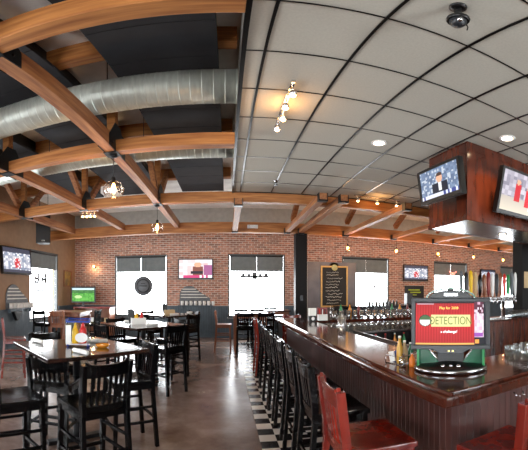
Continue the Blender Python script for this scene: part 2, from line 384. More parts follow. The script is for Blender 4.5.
# sloping struts over the right joists
for i in range(1, 5):
    o = MB().bar((.22+1.62*i, 9.2, BZ+.24), (.22+1.62*i, 7.6, ZROOF-.04), .12, .14, (0, 1, 0)).build('roof_strut', M['firy'], bevel=.004)
    tag(o, ['sloping fir roof strut just left of the dark post', 'sloping fir roof strut above the chalkboard', 'sloping fir roof strut above the second bulb pendant', 'sloping fir roof strut beside the wood canopy'][i-1], 'strut', 'sloping roof struts over the bar joists')
for y_, l in ((3.0, 'short view of a brown purlin under the roof deck above the large duct'), (5.3, 'brown purlin under the roof deck above the second duct'), (7.7, 'brown purlin under the roof deck near the brick wall')):
    tag(MB().box(XL, CX0-.03, y_-.07, y_+.07, ZROOF-.26, ZROOF).build('roof_purlin', M['fir']), l, 'purlin', 'purlins under the roof deck')
# black acoustic clouds under the deck
def clouds(x0, x1, y0, y1, label):
    r = thing('acoustic_panel', label, 'panel', ((x0+x1)/2, y0, EYE+2.66), 0, 'black acoustic panels under the roof deck')
    w = x1-x0; n = max(1, round((y1-y0)/.61)); p = (y1-y0)/n
    for i in range(n): MB().box(-w/2, w/2, i*p+.004, (i+1)*p-.004, 0, .05).build('panel_board', M['cloud'], r, .004)
    MB().box(-w/2+.1, -w/2+.13, 0, y1-y0, .05, ZROOF-EYE-2.66).box(w/2-.13, w/2-.1, 0, y1-y0, .05, ZROOF-EYE-2.66).build('hanger_rail', M['steel_black'], r)
clouds(-1.14, -.08, -.5, 8.5, 'long run of black acoustic panels beside the tiled ceiling')
clouds(-2.76, -1.66, -.5, 8.5, 'run of black acoustic panels between the pendant truss and the next')
clouds(-4.38, -3.28, -.5, 8.5, 'run of black acoustic panels over the left tables')
clouds(2.3, 3.1, 7.3, 8.9, 'short black acoustic panel above the chalkboard beyond the tiles')
clouds(3.9, 4.7, 7.3, 8.9, 'short black acoustic panel above the second bulb pendant')
# ducts
def duct(y, z, r_, label):
    r = thing('round_duct', label, 'duct', (XL, y, z), 0, 'galvanised ducts')
    L_ = CX0-.02-XL
    MB().tube([(0.01, 0, 0), (L_, 0, 0)], r_, 32).build('duct_pipe', M['duct'], r)
    m = MB(); x = .3
    while x < L_: m.tube([(x, 0, 0), (x+.012, 0, 0)], r_+.0025, 32); x += .11
    m.build('seam_ring', M['duct'], r)
    for xx in (-4.8, -2.84, -1.23): MB().tube([(xx-XL, 0, r_), (xx-XL, 0, ZROOF-z)], .006, 6).build('hanger_rod', M['steel_black'], r)
duct(3.28, EYE+2.33, .21, 'large galvanised round duct between the two nearest beams')
duct(4.82, EYE+2.27, .20, 'second galvanised round duct behind the middle cross beam')

# dark structural post, header exit lamp
r = thing('support_post', 'square black post standing behind the far end of the bar', 'post', (2.12, 9.46, 0))
MB().box(-.17, .17, -.15, .15, 0.12, EYE+1.70).build('shaft', M['post'], r, .012)
MB().box(-.21, .21, -.19, .19, 0, .12).build('plinth', M['post'], r, .01)
MB().box(-.045, .045, -.16, -.15, 1.35, 1.5).build('switch_plate', M['greyplastic'], r)

# ------------------------------------------------------------ bar
BT = 1.067
bar = thing('bar_counter', 'dark varnished wood bar with beadboard front turning the near corner', 'bar', (.98, 1.275, 0))
bx_, by_ = .98, 1.275
def L3(x0, x1, y0, y1): return (x0-bx_, x1-bx_, y0-by_, y1-by_)
XE = 6.6
top = MB().prism([(0, 0), (XE-bx_, 0), (XE-bx_, .66), (.60, .66), (.60, 4.80), (4.0, 4.80), (4.0, 5.42), (0, 5.42)], 'z', BT-.06, BT)
top.build('bar_top', M['bartop'], bar, .012)
rail = MB()
for p, q in (((.05, .012), (.05, 5.40)), ((.05, .05), (XE-bx_, .05))): rail.tube([(p[0], p[1], BT+.004), (q[0], q[1], BT+.004)], .012, 8)
rail.build('edge_rail', M['bartop'], bar)
f1 = beadboard(5.0, BT-.06, .056, .02, .004).move(Matrix(((0, -1, 0, .21), (1, 0, 0, .19), (0, 0, 1, 0), (0, 0, 0, 1))))
f2 = beadboard(XE-bx_-.19, BT-.06, .056, .02, .004).move(Matrix.Translation((.19, .21, 0)) @ Matrix.Scale(-1, 4, (0, 1, 0)))
f1.build('side_front', M['barface'], bar); f2.build('end_front', M['barface'], bar)
MB().box(.212, .30, .212, 5.25, 0, BT-.06).box(.30, XE-bx_, .212, .32, 0, BT-.06).box(.3, 4.0, 5.05, 5.25, 0, BT-.06).build('carcass', M['barface'], bar)
MB().tube([(.02, .02, .2), (.02, 5.2, .2)], .025, 10).tube([(.02, .02, .2), (XE-bx_, .02, .2)], .025, 10).build('foot_rail', M['steel_black'], bar)
MB().tube([(.505-.0, .003, BT-.075), (.505, -.02, BT-.09), (.52, -.03, BT-.10), (.54, -.02, BT-.085), (.56, -.03, BT-.10), (.575, -.01, BT-.08)], .005, 6).build('bag_hook', M['chrome'], bar)
# steel counter inside the bar
r = thing('steel_ledge', 'stainless glass ledge along the inside of the far bar wing', 'counter', (1.64, 5.45, 0))
MB().box(0, 3.1, 0, .62, .86, .90).build('worktop', M['steel'], r, .004)
MB().box(.02, 3.08, .16, .60, .1, .86).build('cabinet', M['blackplastic'], r)
MB().box(.05, 3.0, .02, .15, .50, .52).box(.05, 3.0, .02, .03, .52, .60).build('speed_rail', M['steel'], r)
r = thing('steel_counter', 'stainless under-bar counter and sink inside the bar', 'counter', (1.62, 2.1, 0))
MB().box(0, .5, 0, 3.2, .84, .88).box(.48, .5, 0, 3.2, .88, .95).build('worktop', M['steel'], r, .004)
MB().box(.02, .46,   .02, 3.18, .12, .84).build('cabinet', M['greyplastic'], r)
for yy in (.1, 3.1):
    for xx in (.04, .44): MB().box(xx-.02, xx+.02, yy-.02, yy+.02, 0, .12).build('foot', M['steel'], r)
# rear island counter with taps
RX0, RX1, RY0 = 3.7, 7.4, 4.42
r = thing('rear_counter', 'reddish panelled counter under the beer taps on the right', 'counter', (RX0, RY0, 0))
MB().box(-.03, RX1-RX0+.03, -.04, .62, 1.03, 1.07).build('worktop', M['bartop'], r, .008)
beadboard(RX1-RX0, 1.03, .075, .02).move(Matrix.Scale(-1, 4, (0, 1, 0))).box(0, RX1-RX0, .002, .58, 0, 1.03).build('panel_front', M['canopy'], r)

# canopy above the bar
cx0, cy0, cy1, cz0 = 2.74, 3.12, 3.95, 2.51
cw = 4.6
r = thing('bar_canopy', 'cherry wood canopy box hanging from the tiled ceiling above the bar', 'canopy', (cx0, cy0, cz0))
ch = CZ-cz0-.012
MB().box(0, cw, 0, .03, .06, ch).build('front_panel', M['canopy'], r, .004)
MB().box(0, .03, .03, cy1-cy0, .06, ch).build('side_panel', M['canopy'], r, .004)
MB().box(.03, cw, cy1-cy0-.03, cy1-cy0, .06, ch).build('rear_panel', M['canopy'], r, .004)
MB().box(-.012, cw, -.012, .0, -.0, .06).box(-.012, 0, 0, cy1-cy0+.012, 0, .06).box(0, cw, cy1-cy0, cy1-cy0+.012, 0, .06).build('trim_band', M['canopy'], r, .003)
MB().box(0, cw, 0, cy1-cy0, .005, .03).build('soffit_panel', M['steel'], r)
for i in range(3):
    m = MB().lathe([(.075, 0), (.075, .008), (.05, .008)], (1.1+1.2*i, .42, -.006), 16, False).build('downlight_ring', M['chrome'], r)
    MB().lathe([(.05, 0), (.001, -.004)], (1.1+1.2*i, .42, .003), 12, False).build('downlight_lens', M['lamp'], r)
r = thing('canopy_post', 'black post with a tan paper notice standing on the rear counter', 'post', (5.82, 4.76, 1.07))
MB().box(-.16, .16, -.14, .14, 0, CZ-1.07-.012).build('shaft', M['post'], r, .008)
MB().box(-.10, .12, -.146, -.141, .62, .98).build('paper_notice', M['cardboard'], r)

# chalkboard panel behind the bar
r = thing('chalkboard_screen', 'charcoal partition panel with a gold framed chalkboard behind the bar', 'partition', (3.60, 11.0, 0), -.0)
w = 1.78
MB().box(-w/2, w/2, 0, .06, .05, 2.64).build('panel', M['panelgrey'], r, .004)
MB().box(-w/2-.04, -w/2, -.01, .07, 0, 2.66).build('edge_trim', M['whitepaint'], r, .004)
MB().box(-w/2, -w/2+.1, -.2, .26, 0, .05).build('foot', M['steel_black'], r)
MB().box(w/2-.1, w/2, -.2, .26, 0, .05).build('foot', M['steel_black'], r)
bw, bz0, bz1, bxc = .88, 1.13, 2.45, .07
cb = MB().box(bxc-bw/2, bxc+bw/2, -.02, -.001, bz0, bz1).build('chalkboard', M['slate'], r)
m = MB(); f = .055
m.box(bxc-bw/2-f, bxc-bw/2, -.035, -.001, bz0-f, bz1+f).box(bxc+bw/2, bxc+bw/2+f, -.035, -.001, bz0-f, bz1+f).box(bxc-bw/2, bxc+bw/2, -.035, -.001, bz0-f, bz0).box(bxc-bw/2, bxc+bw/2, -.035, -.001, bz1, bz1+f)
m.build('gold_frame', M['gold'], cb, .006)
MB().lathe([(.001, -.05), (.15, -.05), (.18, -.04), (.18, 0)], (0, 0, 0), 24).move(Matrix.Translation((bxc, 0, bz1)) @ Matrix.Rotation(-PI/2, 4, 'X') @ Matrix.Scale(-1, 4, (0, 0, 1))).build('crest_medallion', M['gold'], cb)
MB().lathe([(.001, -.012), (.11, -.012), (.11, 0)], (0, 0, 0), 20).move(Matrix.Translation((bxc, -.048, bz1)) @ Matrix.Rotation(-PI/2, 4, 'X') @ Matrix.Scale(-1, 4, (0, 0, 1))).build('medallion_face', M['palegreen'], cb)
m = MB()
for j in range(11):
    z = bz1-.17-j*.107; x = bxc-.33+random.random()*.12; x1 = bxc+.12+random.random()*.22
    pts = []; 
    while x < x1:
        pts.append((x, -.023, z+random.uniform(-.024, .03)+(.02 if j in (1, 5) else 0))); x += .022
    if len(pts) > 2: m.tube(pts, .009, 4)
m.build('chalk_writing', M['chalk'], cb)

# ------------------------------------------------------------ bar chairs
def bar_chair(name, label, wood, group, H=1.10, low=False):
    r = thing(name, label, 'chair', (0, 0, 0), 0, group)
    w = .42; sz = .74; hw = w/2-.02; d = .40
    # seat with a shallow scoop
    n = 8; vs = []; fs = []
    for iz in range(2):
        for j in range(n+1):
            for i in range(n+1):
                u = i/n*2-1; v = j/n*2-1
                taper = 1-.06*(1-(v+1)/2)
                zz = sz-.04 if iz == 0 else sz-.014*max(0, 1-u*u)*max(0, 1-v*v)
                vs.append((u*w/2*taper*1.02, v*d/2+.01, zz))
    q = (n+1)*(n+1)
    for j in range(n):
        for i in range(n):
            a = j*(n+1)+i; fs.append((a, a+n+1, a+n+2, a+1)); fs.append((q+a, q+a+1, q+a+n+2, q+a+n+1))
    for i in range(n):
        for a, b in ((i, i+1), (n*(n+1)+i+1, n*(n+1)+i)): fs.append((a, b, q+b, q+a))
        for a, b in (((i+1)*(n+1), i*(n+1)), (i*(n+1)+n, (i+1)*(n+1)+n)): fs.append((a, b, q+b, q+a))
    MB().add(vs, fs).build('seat', wood, r, .008)
    for s in (-1, 1):
        MB().bar((s*(hw+.012), .19, 0), (s*(hw-.004), .17, sz-.03), .034, .034, (0, 1, 0), .042, .042).build('leg', wood, r, .004)
        m = MB(); P = [(s*(hw+.004), -.235, 0), (s*(hw-.004), -.188, sz-.05), (s*(hw-.004), -.19, sz+.06), (s*(hw+.002), -.222, H-.01)]
        for i in range(3): m.bar(P[i], P[i+1], .038, .048 if i else .038, (0, 1, 0))
        m.build('leg', wood, r, .003)
        MB().bar((s*(hw+.006), .182, .30), (s*(hw), -.21, .30), .02, .03).build('stretcher', wood, r, .003)
        MB().bar((s*(hw+.004), .178, .46), (s*(hw), -.20, .46), .02, .026).build('stretcher', wood, r, .003)
    MB().bar((-hw, .184, .24), (hw, .184, .24), .024, .036).build('stretcher', wood, r, .003)
    MB().bar((-hw, -.212, .34), (hw, -.212, .34), .02, .03).build('stretcher', wood, r, .003)
    MB().bar((-hw, .165, sz-.065), (hw, .165, sz-.065), .02, .05).bar((-hw, -.18, sz-.065), (hw, -.18, sz-.065), .02, .05).bar((-hw, .165, sz-.065), (-hw, -.18, sz-.065), .02, .05).bar((hw, .165, sz-.065), (hw, -.18, sz-.065), .02, .05).build('apron', wood, r)
    def back_y(z): return -.19-.032*(z-sz-.06)/(H-sz-.07)
    def rail(z0, z1, scoop, bow, th):                              # curved rail between the posts
        n = 10; vs = []; fs = []
        for i in range(n+1):
            u = i/n*2-1; x = u*(hw-.012); yb = -bow*(1-u*u)
            zt = z1-scoop*(1-abs(u)**2.5)+ (.012 if abs(u) > .85 and scoop else 0)
            for yy, zz in ((-th/2, z0), (th/2, z0), (th/2, zt), (-th/2, zt)): vs.append((x, back_y(zz)+yy+yb, zz))
        for i in range(n):
            a = i*4
            for k in range(4): fs.append((a+k, a+(k+1) % 4, a+4+(k+1) % 4, a+4+k))
        fs += [(3, 2, 1, 0), (n*4, n*4+1, n*4+2, n*4+3)]
        return MB().add(vs, fs)
    rail(H-.115, H, .020, .018, .022).build('crest_rail', wood, r, .004)
    zl = sz-.025
    rail(zl, zl+.05, 0, .014, .02).build('back_rail', wood, r, .003)
    for i in range(6):
        u = (i-2.5)/3.0*.9; x = u*(hw-.03); b1 = -.014*(1-u*u)
        MB().bar((x, back_y(zl+.04)+b1, zl+.045), (x, back_y(H-.10)+b1-.003, H-.105), .024, .012, (0, 1, 0)).build('slat', wood, r, .002)
    return r
GB = 'black slat-back chairs at the high tables'; GS = 'black slat-back stools along the bar'
proto = bar_chair('bar_chair', 'black slat-back stool next along the bar from the near mahogany stool', M['blackwood'], GS)
mproto = bar_chair('bar_chair', 'glossy mahogany slat-back stool nearest the camera at the bar', M['mahog'], 'mahogany slat-back stools at the bar')
oproto = bar_chair('bar_chair', 'brown wooden slat-back chair at the left end of the far middle table', M['oak'], 'brown slat-back chairs')
SX, SY0, SP = .775, 1.78, .575
mproto.location = (SX, SY0-.05, 0); mproto.rotation_euler = (0, 0, -PI/2-.04)
proto.location = (SX, SY0+SP, 0); proto.rotation_euler = (0, 0, -PI/2)
ords = ['third', 'fourth', 'fifth', 'sixth', 'seventh', 'eighth']
for i, o_ in enumerate(ords):
    dup(proto, (SX+random.uniform(-.015, .015), SY0+SP*(i+2), 0), -PI/2+random.uniform(-.05, .05), 'black slat-back stool, %s in the row from the near mahogany stool' % o_)
dup(mproto, (SX-.01, SY0+SP*8, 0), -PI/2+.03, 'mahogany slat-back stool at the far end of the bar row')
dup(mproto, (1.33, 1.15, 0), .03, 'mahogany slat-back stool at the right edge, facing the near end of the bar')
dup(mproto, (1.42, 7.02, 0), PI, 'mahogany slat-back stool behind the far end of the bar, left one')
dup(mproto, (2.05, 7.05, 0), PI+.05, 'mahogany slat-back stool behind the far end of the bar, right one')

# ------------------------------------------------------------ high tables and their chairs
def high_table(label, c, ang, side, top, legm, group, four=False):
    r = thing('high_table', label, 'table', (c[0], c[1], 0), ang, group); h = side/2
    MB().box(-h, h, -h, h, 1.012, 1.05).build('table_top', top, r, .006)
    if four:
        for sx in (-1, 1):
            for sy in (-1, 1): MB().bar((sx*(h-.06), sy*(h-.06), 0), (sx*(h-.06), sy*(h-.06), .93), .05, .05, (0, 1, 0), .075, .075).build('leg', legm, r, .006)
        MB().box(-h+.05, h-.05, -h+.05, -h+.075, .92, 1.012).box(-h+.05, h-.05, h-.075, h-.05, .92, 1.012).box(-h+.05, -h+.075, -h+.05, h-.05, .92, 1.012).box(h-.075, h-.05, -h+.05, h-.05, .92, 1.012).build('apron', legm, r)
    else:
        MB().lathe([(.045, .05), (.04, .12), (.04, .94), (.05, .95)], (0, 0, 0), 14).build('pedestal', M['steel_black'], r)
        MB().box(-.32, .32, -.04, .04, 0, .05).box(-.04, .04, -.32, -.04, 0, .05).box(-.04, .04, .04, .32, 0, .05).build('foot_cross', M['steel_black'], r, .008)
        MB().box(-.3, .3, -.03, .03, .95, 1.012).box(-.03, .03, -.3, -.03, .95, 1.012).box(-.03, .03, .03, .3, .95, 1.012).build('support_arm', M['steel_black'], r)
    return r
TA = math.radians(52); U = Vector((math.cos(TA), math.sin(TA))); V = Vector((-math.sin(TA), math.cos(TA)))
TG = 'dark high tables in a row down the left side'
TC = [Vector((-1.465, 3.035)), Vector((-1.42, 5.55)), Vector((-1.42, 8.15))]
tn = ['nearest high table', 'middle high table', 'far high table in the row']
high_table('dark square high table nearest the camera with napkin rolls', TC[0], TA, 1.04, M['tabletop'], M['blackwood'], TG)
high_table('dark square high table, middle of the left row', TC[1], TA, 1.08, M['tabletop'], M['blackwood'], TG)
high_table('dark square high table, farthest of the left row', TC[2], TA, 1.08, M['tabletop'], M['blackwood'], TG)
def seat(c, pu, pv, face, label, src=proto, g=GB):
    p = c+U*pu+V*pv
    return dup(src, (p.x, p.y, 0), face, label, g)
c = TC[0]
dup(proto, (-1.005, 2.36, 0), TA, 'black slat-back chair nearest the camera, its back to us at the near table', GB)
seat(c, -.02, .66, TA+PI, 'black slat-back chair on the far left side of the near table')
dup(proto, (-.97, 3.16, 0), 2.19, 'black slat-back chair at the right corner side of the near table', GB)
dup(proto, (-1.62, 2.17, 0), -.58, 'black chair at the left edge, only its glossy seat in view', GB)
for c, n in ((TC[1], 'the middle high table'), (TC[2], 'the farthest high table')):
    seat(c, -.02, -.63, TA, 'black slat-back chair with its back to us at %s' % n)
    seat(c, 0, .66, TA+PI, 'black slat-back chair on the far side of %s' % n)
    seat(c, .66, 0, TA+PI/2, 'black slat-back chair on the right side of %s' % n)
    seat(c, -.66, -.05, TA-PI/2, 'black slat-back chair on the left side of %s' % n)
# low-backed chair tucked right under the near table
low = bar_chair('bar_chair', 'low black slat-back chair tucked under the near table', M['blackwood'], GB, H=.995)
low.location = (-1.585, 2.82, 0); low.rotation_euler = (0, 0, .10)

# far middle table by the window
high_table('brown high table by the middle window at the back', (.62, 9.0), 0, .92, M['tabletop'], M['oak'], 'wooden high tables', True)
oproto.location = (-.09, 8.98, 0); oproto.rotation_euler = (0, 0, -PI/2)
G2 = 'black chairs at the far middle table'
for (x, y, a, l) in ((.45, 8.36, 0, 'black chair with its back to us, left one at the far middle table'), (.95, 8.38, .1, 'black chair with its back to us, right one at the far middle table'),
                     (.42, 9.66, PI, 'black chair against the window side of the far middle table, left one'), (.9, 9.66, PI, 'black chair against the window side of the far middle table, right one')):
    dup(proto, (x, y, 0), a, l, G2)
high_table('second brown high table, between the middle window and the dark post', (1.45, 10.2), 0, .9, M['tabletop'], M['oak'], 'wooden high tables', True)
dup(proto, (1.45, 10.86, 0), PI, 'black chair beyond the second brown table, before the middle window', G2)
# left background
dup(mproto, (-3.72, 5.02, 0), -.9, 'dark red slat-back chair at the left edge, beyond the near table')
high_table('brown high table against the left wall window', (-4.35, 8.55), .1, 1.0, M['oak'], M['oak'], 'wooden high tables', True)
dup(oproto, (-4.32, 7.92, 0), .1, 'brown slat-back chair with its back to us at the left window table')
dup(proto, (-4.85, 7.9, 0), -.1, 'black slat-back chair at the left window table beside the brown one', 'black chairs at the left window table')
dup(proto, (-3.72, 8.6, 0), PI/2, 'black slat-back chair on the right side of the left window table', 'black chairs at the left window table')

# ------------------------------------------------------------ table settings
TT = 1.05
def napkin_roll(x, y, rz, label):
    r = thing('napkin_roll', label, 'napkin', (x, y, TT), rz, 'white napkin rolls')
    MB().tube([(-.11, 0, .018), (-.10, 0, .021), (.10, 0, .021), (.11, 0, .018)], [.012, .021, .021, .014], 10).build('napkin', M['paper'], r)
    MB().tube([(-.02, 0, .0225), (.02, 0, .0225)], .0225, 10).build('paper_band', M['white'], r)
napkin_roll(-1.93, 3.02, -.45, 'white napkin roll on the near table, left of the condiment caddy')
napkin_roll(-1.25, 2.66, -.5, 'white napkin roll at the front of the near table')
napkin_roll(-1.36, 3.32, .55, 'white napkin roll on the near table, right of the condiment caddy')
def squeeze(name, label, x, y, z, m, s=1.0, capm=None):
    r = thing(name, label, 'bottle', (x, y, z), 0, 'condiment squeeze bottles')
    MB().lathe([(.03*s, 0), (.033*s, .01*s), (.033*s, .12*s), (.026*s, .145*s), (.018*s, .15*s)], (0, 0, 0), 14).build('bottle', m, r)
    MB().lathe([(.022*s, .15*s), (.018*s, .165*s), (.007*s, .20*s), (.004*s, .21*s)], (0, 0, 0), 12).build('nozzle_cap', capm or m, r)
def caddy(x, y, rz, label, col, g='condiment caddies on the high tables'):
    r = thing('condiment_caddy', label, 'caddy', (x, y, TT), rz, g)
    w, d = .24, .15
    MB().box(-w/2, w/2, -d/2, d/2, .018, .03).build('tray', M['white'], r, .004)
    for sx in (-1, 1):
        for sy in (-1, 1): MB().ball((sx*(w/2-.02), sy*(d/2-.015), .018), .018, 10).build('foot', col, r)
    MB().box(-w/2, -w/2+.005, -d/2, d/2, .03, .26).build('side_panel', M['acrylic'], r)
    MB().box(w/2-.005, w/2, -d/2, d/2, .03, .26).build('side_panel', M['acrylic'], r)
    MB().box(-w/2+.005, w/2-.005, d/2-.005, d/2, .03, .26).build('back_panel', M['acrylic'], r)
    MB().box(-w/2, w/2, -d/2, -d/2+.012, .245, .265).box(-w/2, w/2, d/2-.012, d/2, .265, .28).box(-w/2, -w/2+.012, -d/2, d/2, .262, .28).box(w/2-.012, w/2, -d/2, d/2, .262, .28).build('top_rail', col, r, .003)
    m = MB().box(-w/2-.001, -w/2+.055, -d/2-.006, -d/2-.002, .03, .22)
    m.build('menu_card', M['paper'], r)
    m = MB().lathe([(.055, 0), (.055, .004)], (0, 0, 0), 18).move(Matrix.Translation((.035, -d/2-.002, .095)) @ Matrix.Rotation(PI/2, 4, 'X') @ Matrix.Diagonal((1.15, .9, 1, 1)))
    m.build('round_card', M['white'], r)
    return r
cdx, cdy = -1.455, 3.05
caddy(cdx, cdy, .35, 'clear condiment caddy with blue rails on the near table', M['blue'])
ca, sa = math.cos(.35), math.sin(.35)
def rel(px_, py_): return (cdx+px_*ca-py_*sa, cdy+px_*sa+py_*ca)
squeeze('mustard_bottle', 'yellow mustard bottle in the caddy on the near table', *rel(-.032, -.015), TT+.03, M['yellow'], 1.0)
squeeze('ketchup_bottle', 'red ketchup bottle in the caddy on the near table', *rel(.045, .0), TT+.03, M['red'], 1.08)
r = thing('votive_bowl', 'low amber glass candle bowl on the near table', 'candle', (-1.20, 3.06, TT))
MB().lathe([(.04, 0), (.06, .010), (.072, .032), (.067, .034), (.055, .014), (.001, .01)], (0, 0, 0), 18, False).build('bowl', M['amber'], r)
MB().lathe([(.03, .010), (.03, .022)], (0, 0, 0), 12).build('candle', M['cardboard'], r)
def caddy_small(x, y, label, card):
    r = thing('condiment_caddy', label, 'caddy', (x, y, TT), .5, 'condiment caddies on the high tables')
    MB().box(-.12, .12, -.08, .08, 0, .012).box(-.12, .12, -.08, -.075, .012, .11).box(-.12, .12, .075, .08, .012, .11).box(-.12, -.115, -.075, .075, .012, .11).box(.115, .12, -.075, .075, .012, .11).build('tray', card, r)
    MB().bar((-.10, .05, .02), (-.13, .06, .26), .10, .006).bar((-.07, .06, .02), (-.09, .08, .24), .09, .005).build('menu', M['blackplastic'], r)
    return r
caddy_small(-1.50, 5.50, 'white condiment caddy with black menus on the middle table', M['white'])
squeeze('mustard_bottle', 'yellow mustard bottle on the middle table', -1.52, 5.46, TT+.012, M['yellow'])
squeeze('ketchup_bottle', 'red ketchup bottle on the middle table', -1.44, 5.50, TT+.012, M['red'])
caddy_small(-1.42, 8.15, 'tan card condiment caddy on the farthest table', M['cardboard'])
r = thing('side_plate', 'small white bowl at the right end of the farthest table', 'bowl', (-.93, 8.30, TT))
MB().lathe([(.04, 0), (.075, .03), (.08, .055), (.07, .05), (.035, .012), (.001, .01)], (0, 0, 0), 18, False).build('bowl', M['white'], r)
napkin_roll(-1.2, 5.28, .6, 'white napkin roll on the middle high table, right side')
napkin_roll(-1.72, 5.75, .1, 'white napkin roll on the middle high table, left side')
napkin_roll(-1.25, 7.85, .5, 'white napkin roll on the farthest high table')

# ------------------------------------------------------------ televisions
def hsh(i, j, k=0):
    v = math.sin(i*127.1+j*311.7+k*74.7)*43758.5453
    return v-math.floor(v)
def mixc(a, b, t): return tuple(a[i]*(1-t)+b[i]*t for i in range(3))
def pic_news(u, v):
    c = mixc((116, 134, 160), (84, 98, 124), hsh(int(u*18), int(v*12)))
    if hsh(int(u*26), int(v*15), 3) > .8: c = (176, 184, 196)
    if abs(u-.52) < .20 and v < .48: c = (28, 32, 46)
    if abs(u-.52) < .035 and .2 < v < .48: c = (220, 220, 225)
    if (u-.52)**2/.006+(v-.62)**2/.022 < 1: c = (214, 160, 132)
    if (u-.52)**2/.006+(v-.72)**2/.010 < 1 and v > .70: c = (70, 52, 44)
    if v < .14: c = (206, 210, 226) if hsh(int(u*20), 1) > .3 else (60, 70, 130)
    return c
def pic_sport(u, v):
    c = mixc((196, 190, 200), (120, 116, 130), hsh(int(u*16), int(v*10)))
    if v < .35: c = mixc((206, 196, 178), (180, 170, 160), v/.35)
    for px_, py_, cc in ((.3, .5, (186, 34, 44)), (.52, .42, (200, 40, 50)), (.72, .52, (60, 70, 150)), (.62, .34, (236, 232, 232))):
        if abs(u-px_) < .055 and abs(v-py_) < .22: c = cc
        if (u-px_)**2/.0016+(v-py_-.27)**2/.005 < 1: c = (208, 160, 130)
    return c
def pic_golf(u, v):
    c = mixc((56, 128, 44), (96, 170, 70), hsh(int(u*14), int(v*9)))
    if v > .62: c = mixc((40, 90, 40), (70, 120, 60), hsh(int(u*12), int(v*9)))
    if v > .86: c = (190, 214, 220)
    if (u-.28)**2/.03+(v-.34)**2/.012 < 1: c = (176, 206, 140)
    return c
def pic_talk(u, v):
    c = mixc((238, 226, 228), (206, 170, 170), hsh(int(u*8), int(v*6)))
    if .42 < u < .72 and v < .62: c = (120, 72, 62)
    if (u-.57)**2/.012+(v-.72)**2/.02 < 1: c = (212, 160, 132)
    if u > .76 and v < .7: c = (150, 90, 130)
    if .36 < u < .72 and .22 < v < .38: c = (40, 36, 44)
    if v < .13: c = (190, 60, 110) if hsh(int(u*16), 2) > .5 else (240, 232, 240)
    return c
def pic_game(u, v):
    c = mixc((190, 186, 192), (110, 120, 140), hsh(int(u*12), int(v*9)))
    if abs(u-.5) < .10 and .2 < v < .6: c = (180, 60, 66)
    if hsh(int(u*24), int(v*14), 4) > .8: c = (226, 224, 230)
    if v > .8 or v < .1: c = (60, 60, 74)
    return c
def tv(label, w, h, mx, fn, arm=None, nx=48, ny=27):
    r = thing('television', label, 'television', group='flat screen televisions'); r.matrix_world = mx; b = .035
    MB().box(-w/2, w/2, .008, .07, -h/2, h/2).box(-w/2, w/2, -.012, .008, h/2-b, h/2).box(-w/2, w/2, -.012, .008, -h/2, -h/2+b*1.5).box(-w/2, -w/2+b, -.012, .008, -h/2+b*1.5, h/2-b).box(w/2-b, w/2, -.012, .008, -h/2+b*1.5, h/2-b).build('casing', M['blackplastic'], r, .004)
    s_ = picture_mesh('screen', w-2*b, h-2.5*b, nx, ny, fn, M['tv'], r); s_.location = (0, .004, b*.25)
    if arm: MB().bar((0, .07, 0), (0, .07+arm, 0), .10, .14).box(-.15, .15, .065, .085, -.12, .12).box(-.12, .12, .06+arm, .075+arm, -.12, .12).build('wall_bracket', M['steel_black'], r)
    else: MB().box(-.2, .2, .07, .085, -.15, .15).build('wall_bracket', M['steel_black'], r)
    return r
T = Matrix.Translation
tv('flat television on the left wall showing a bright crowd', 1.26, .76, T((-5.45, 7.50, 2.47)) @ Matrix.Rotation(PI/2-.06, 4, 'Z') @ Matrix.Rotation(-.08, 4, 'X'), pic_game, .12)
tv('flat television on the brick wall between the two left windows', 1.22, .72, T((-1.09, YF-.12, 2.40)), pic_talk, .03)
tv('flat television on the brick wall above the dark menu sign', 1.18, .66, T((7.36, YF-.12, 2.38)), pic_game, .03)
tv('small flat television on the brick wall behind the beer taps', 1.0, .56, T((11.5, YF-.12, 2.42)), pic_game, .03)
tv('television on the left side of the canopy showing a newsreader in a dark suit', .80, .47, T((2.40, 3.26, 2.985)) @ Matrix.Rotation(-PI/2+.03, 4, 'Z') @ Matrix.Rotation(.14, 4, 'X'), pic_news, .24, 64, 36)
tv('large television on the front of the canopy showing players in red', 1.12, .645, T((3.66, 2.90, 2.97)) @ Matrix.Rotation(.21, 4, 'X'), pic_sport, .10, 64, 36)
# corner television on its console
r = thing('television', 'flat television on the corner console showing green golf turf', 'television', (-5.08, 11.05, 1.06), .12, 'flat screen televisions')
MB().box(-.15, .15, -.1, .1, 0, .015).box(-.04, .04, -.02, .02, .015, .14).build('stand', M['blackplastic'], r, .004)
MB().box(-.46, .46, -.02, .05, .14, .74).build('casing', M['blackplastic'], r, .006)
s_ = picture_mesh('screen', .84, .48, 40, 22, pic_golf, M['tv'], r); s_.location = (0, -.023, .44)
r = thing('console_shelf', 'dark reddish console shelf in the back left corner', 'console', (-4.72, 11.2, 0))
MB().box(-.72, .72, -.28, .3, 1.02, 1.06).build('top', M['burgundy'], r, .006)
MB().box(-.66, .66, -.24, .26, .5, .53).build('shelf', M['oak'], r)
MB().box(-.66, .66, -.24, .26, .1, .13).build('shelf', M['oak'], r)
MB().box(-.70, -.66, -.26, .29, 0, 1.02).build('side_panel', M['oak'], r)
MB().box(.66, .70, -.26, .29, 0, 1.02).build('side_panel', M['oak'], r)
MB().box(-.66, .66, .26, .285, .13, 1.02).build('back_panel', M['oak'], r)
for i in range(4):
    o = MB().box(-.12, .12, -.1, .1, 0, .14).build('storage_box', [M['burgundy'], M['white'], M['blackplastic'], M['cardboard']][i], bevel=.006, loc=(-5.1+.32*i, 11.15, .531))
    tag(o, ['burgundy box on the console shelf, left end', 'white box on the console shelf', 'black box on the console shelf', 'tan box on the console shelf, right end'][i], 'box', 'boxes on the console shelf')

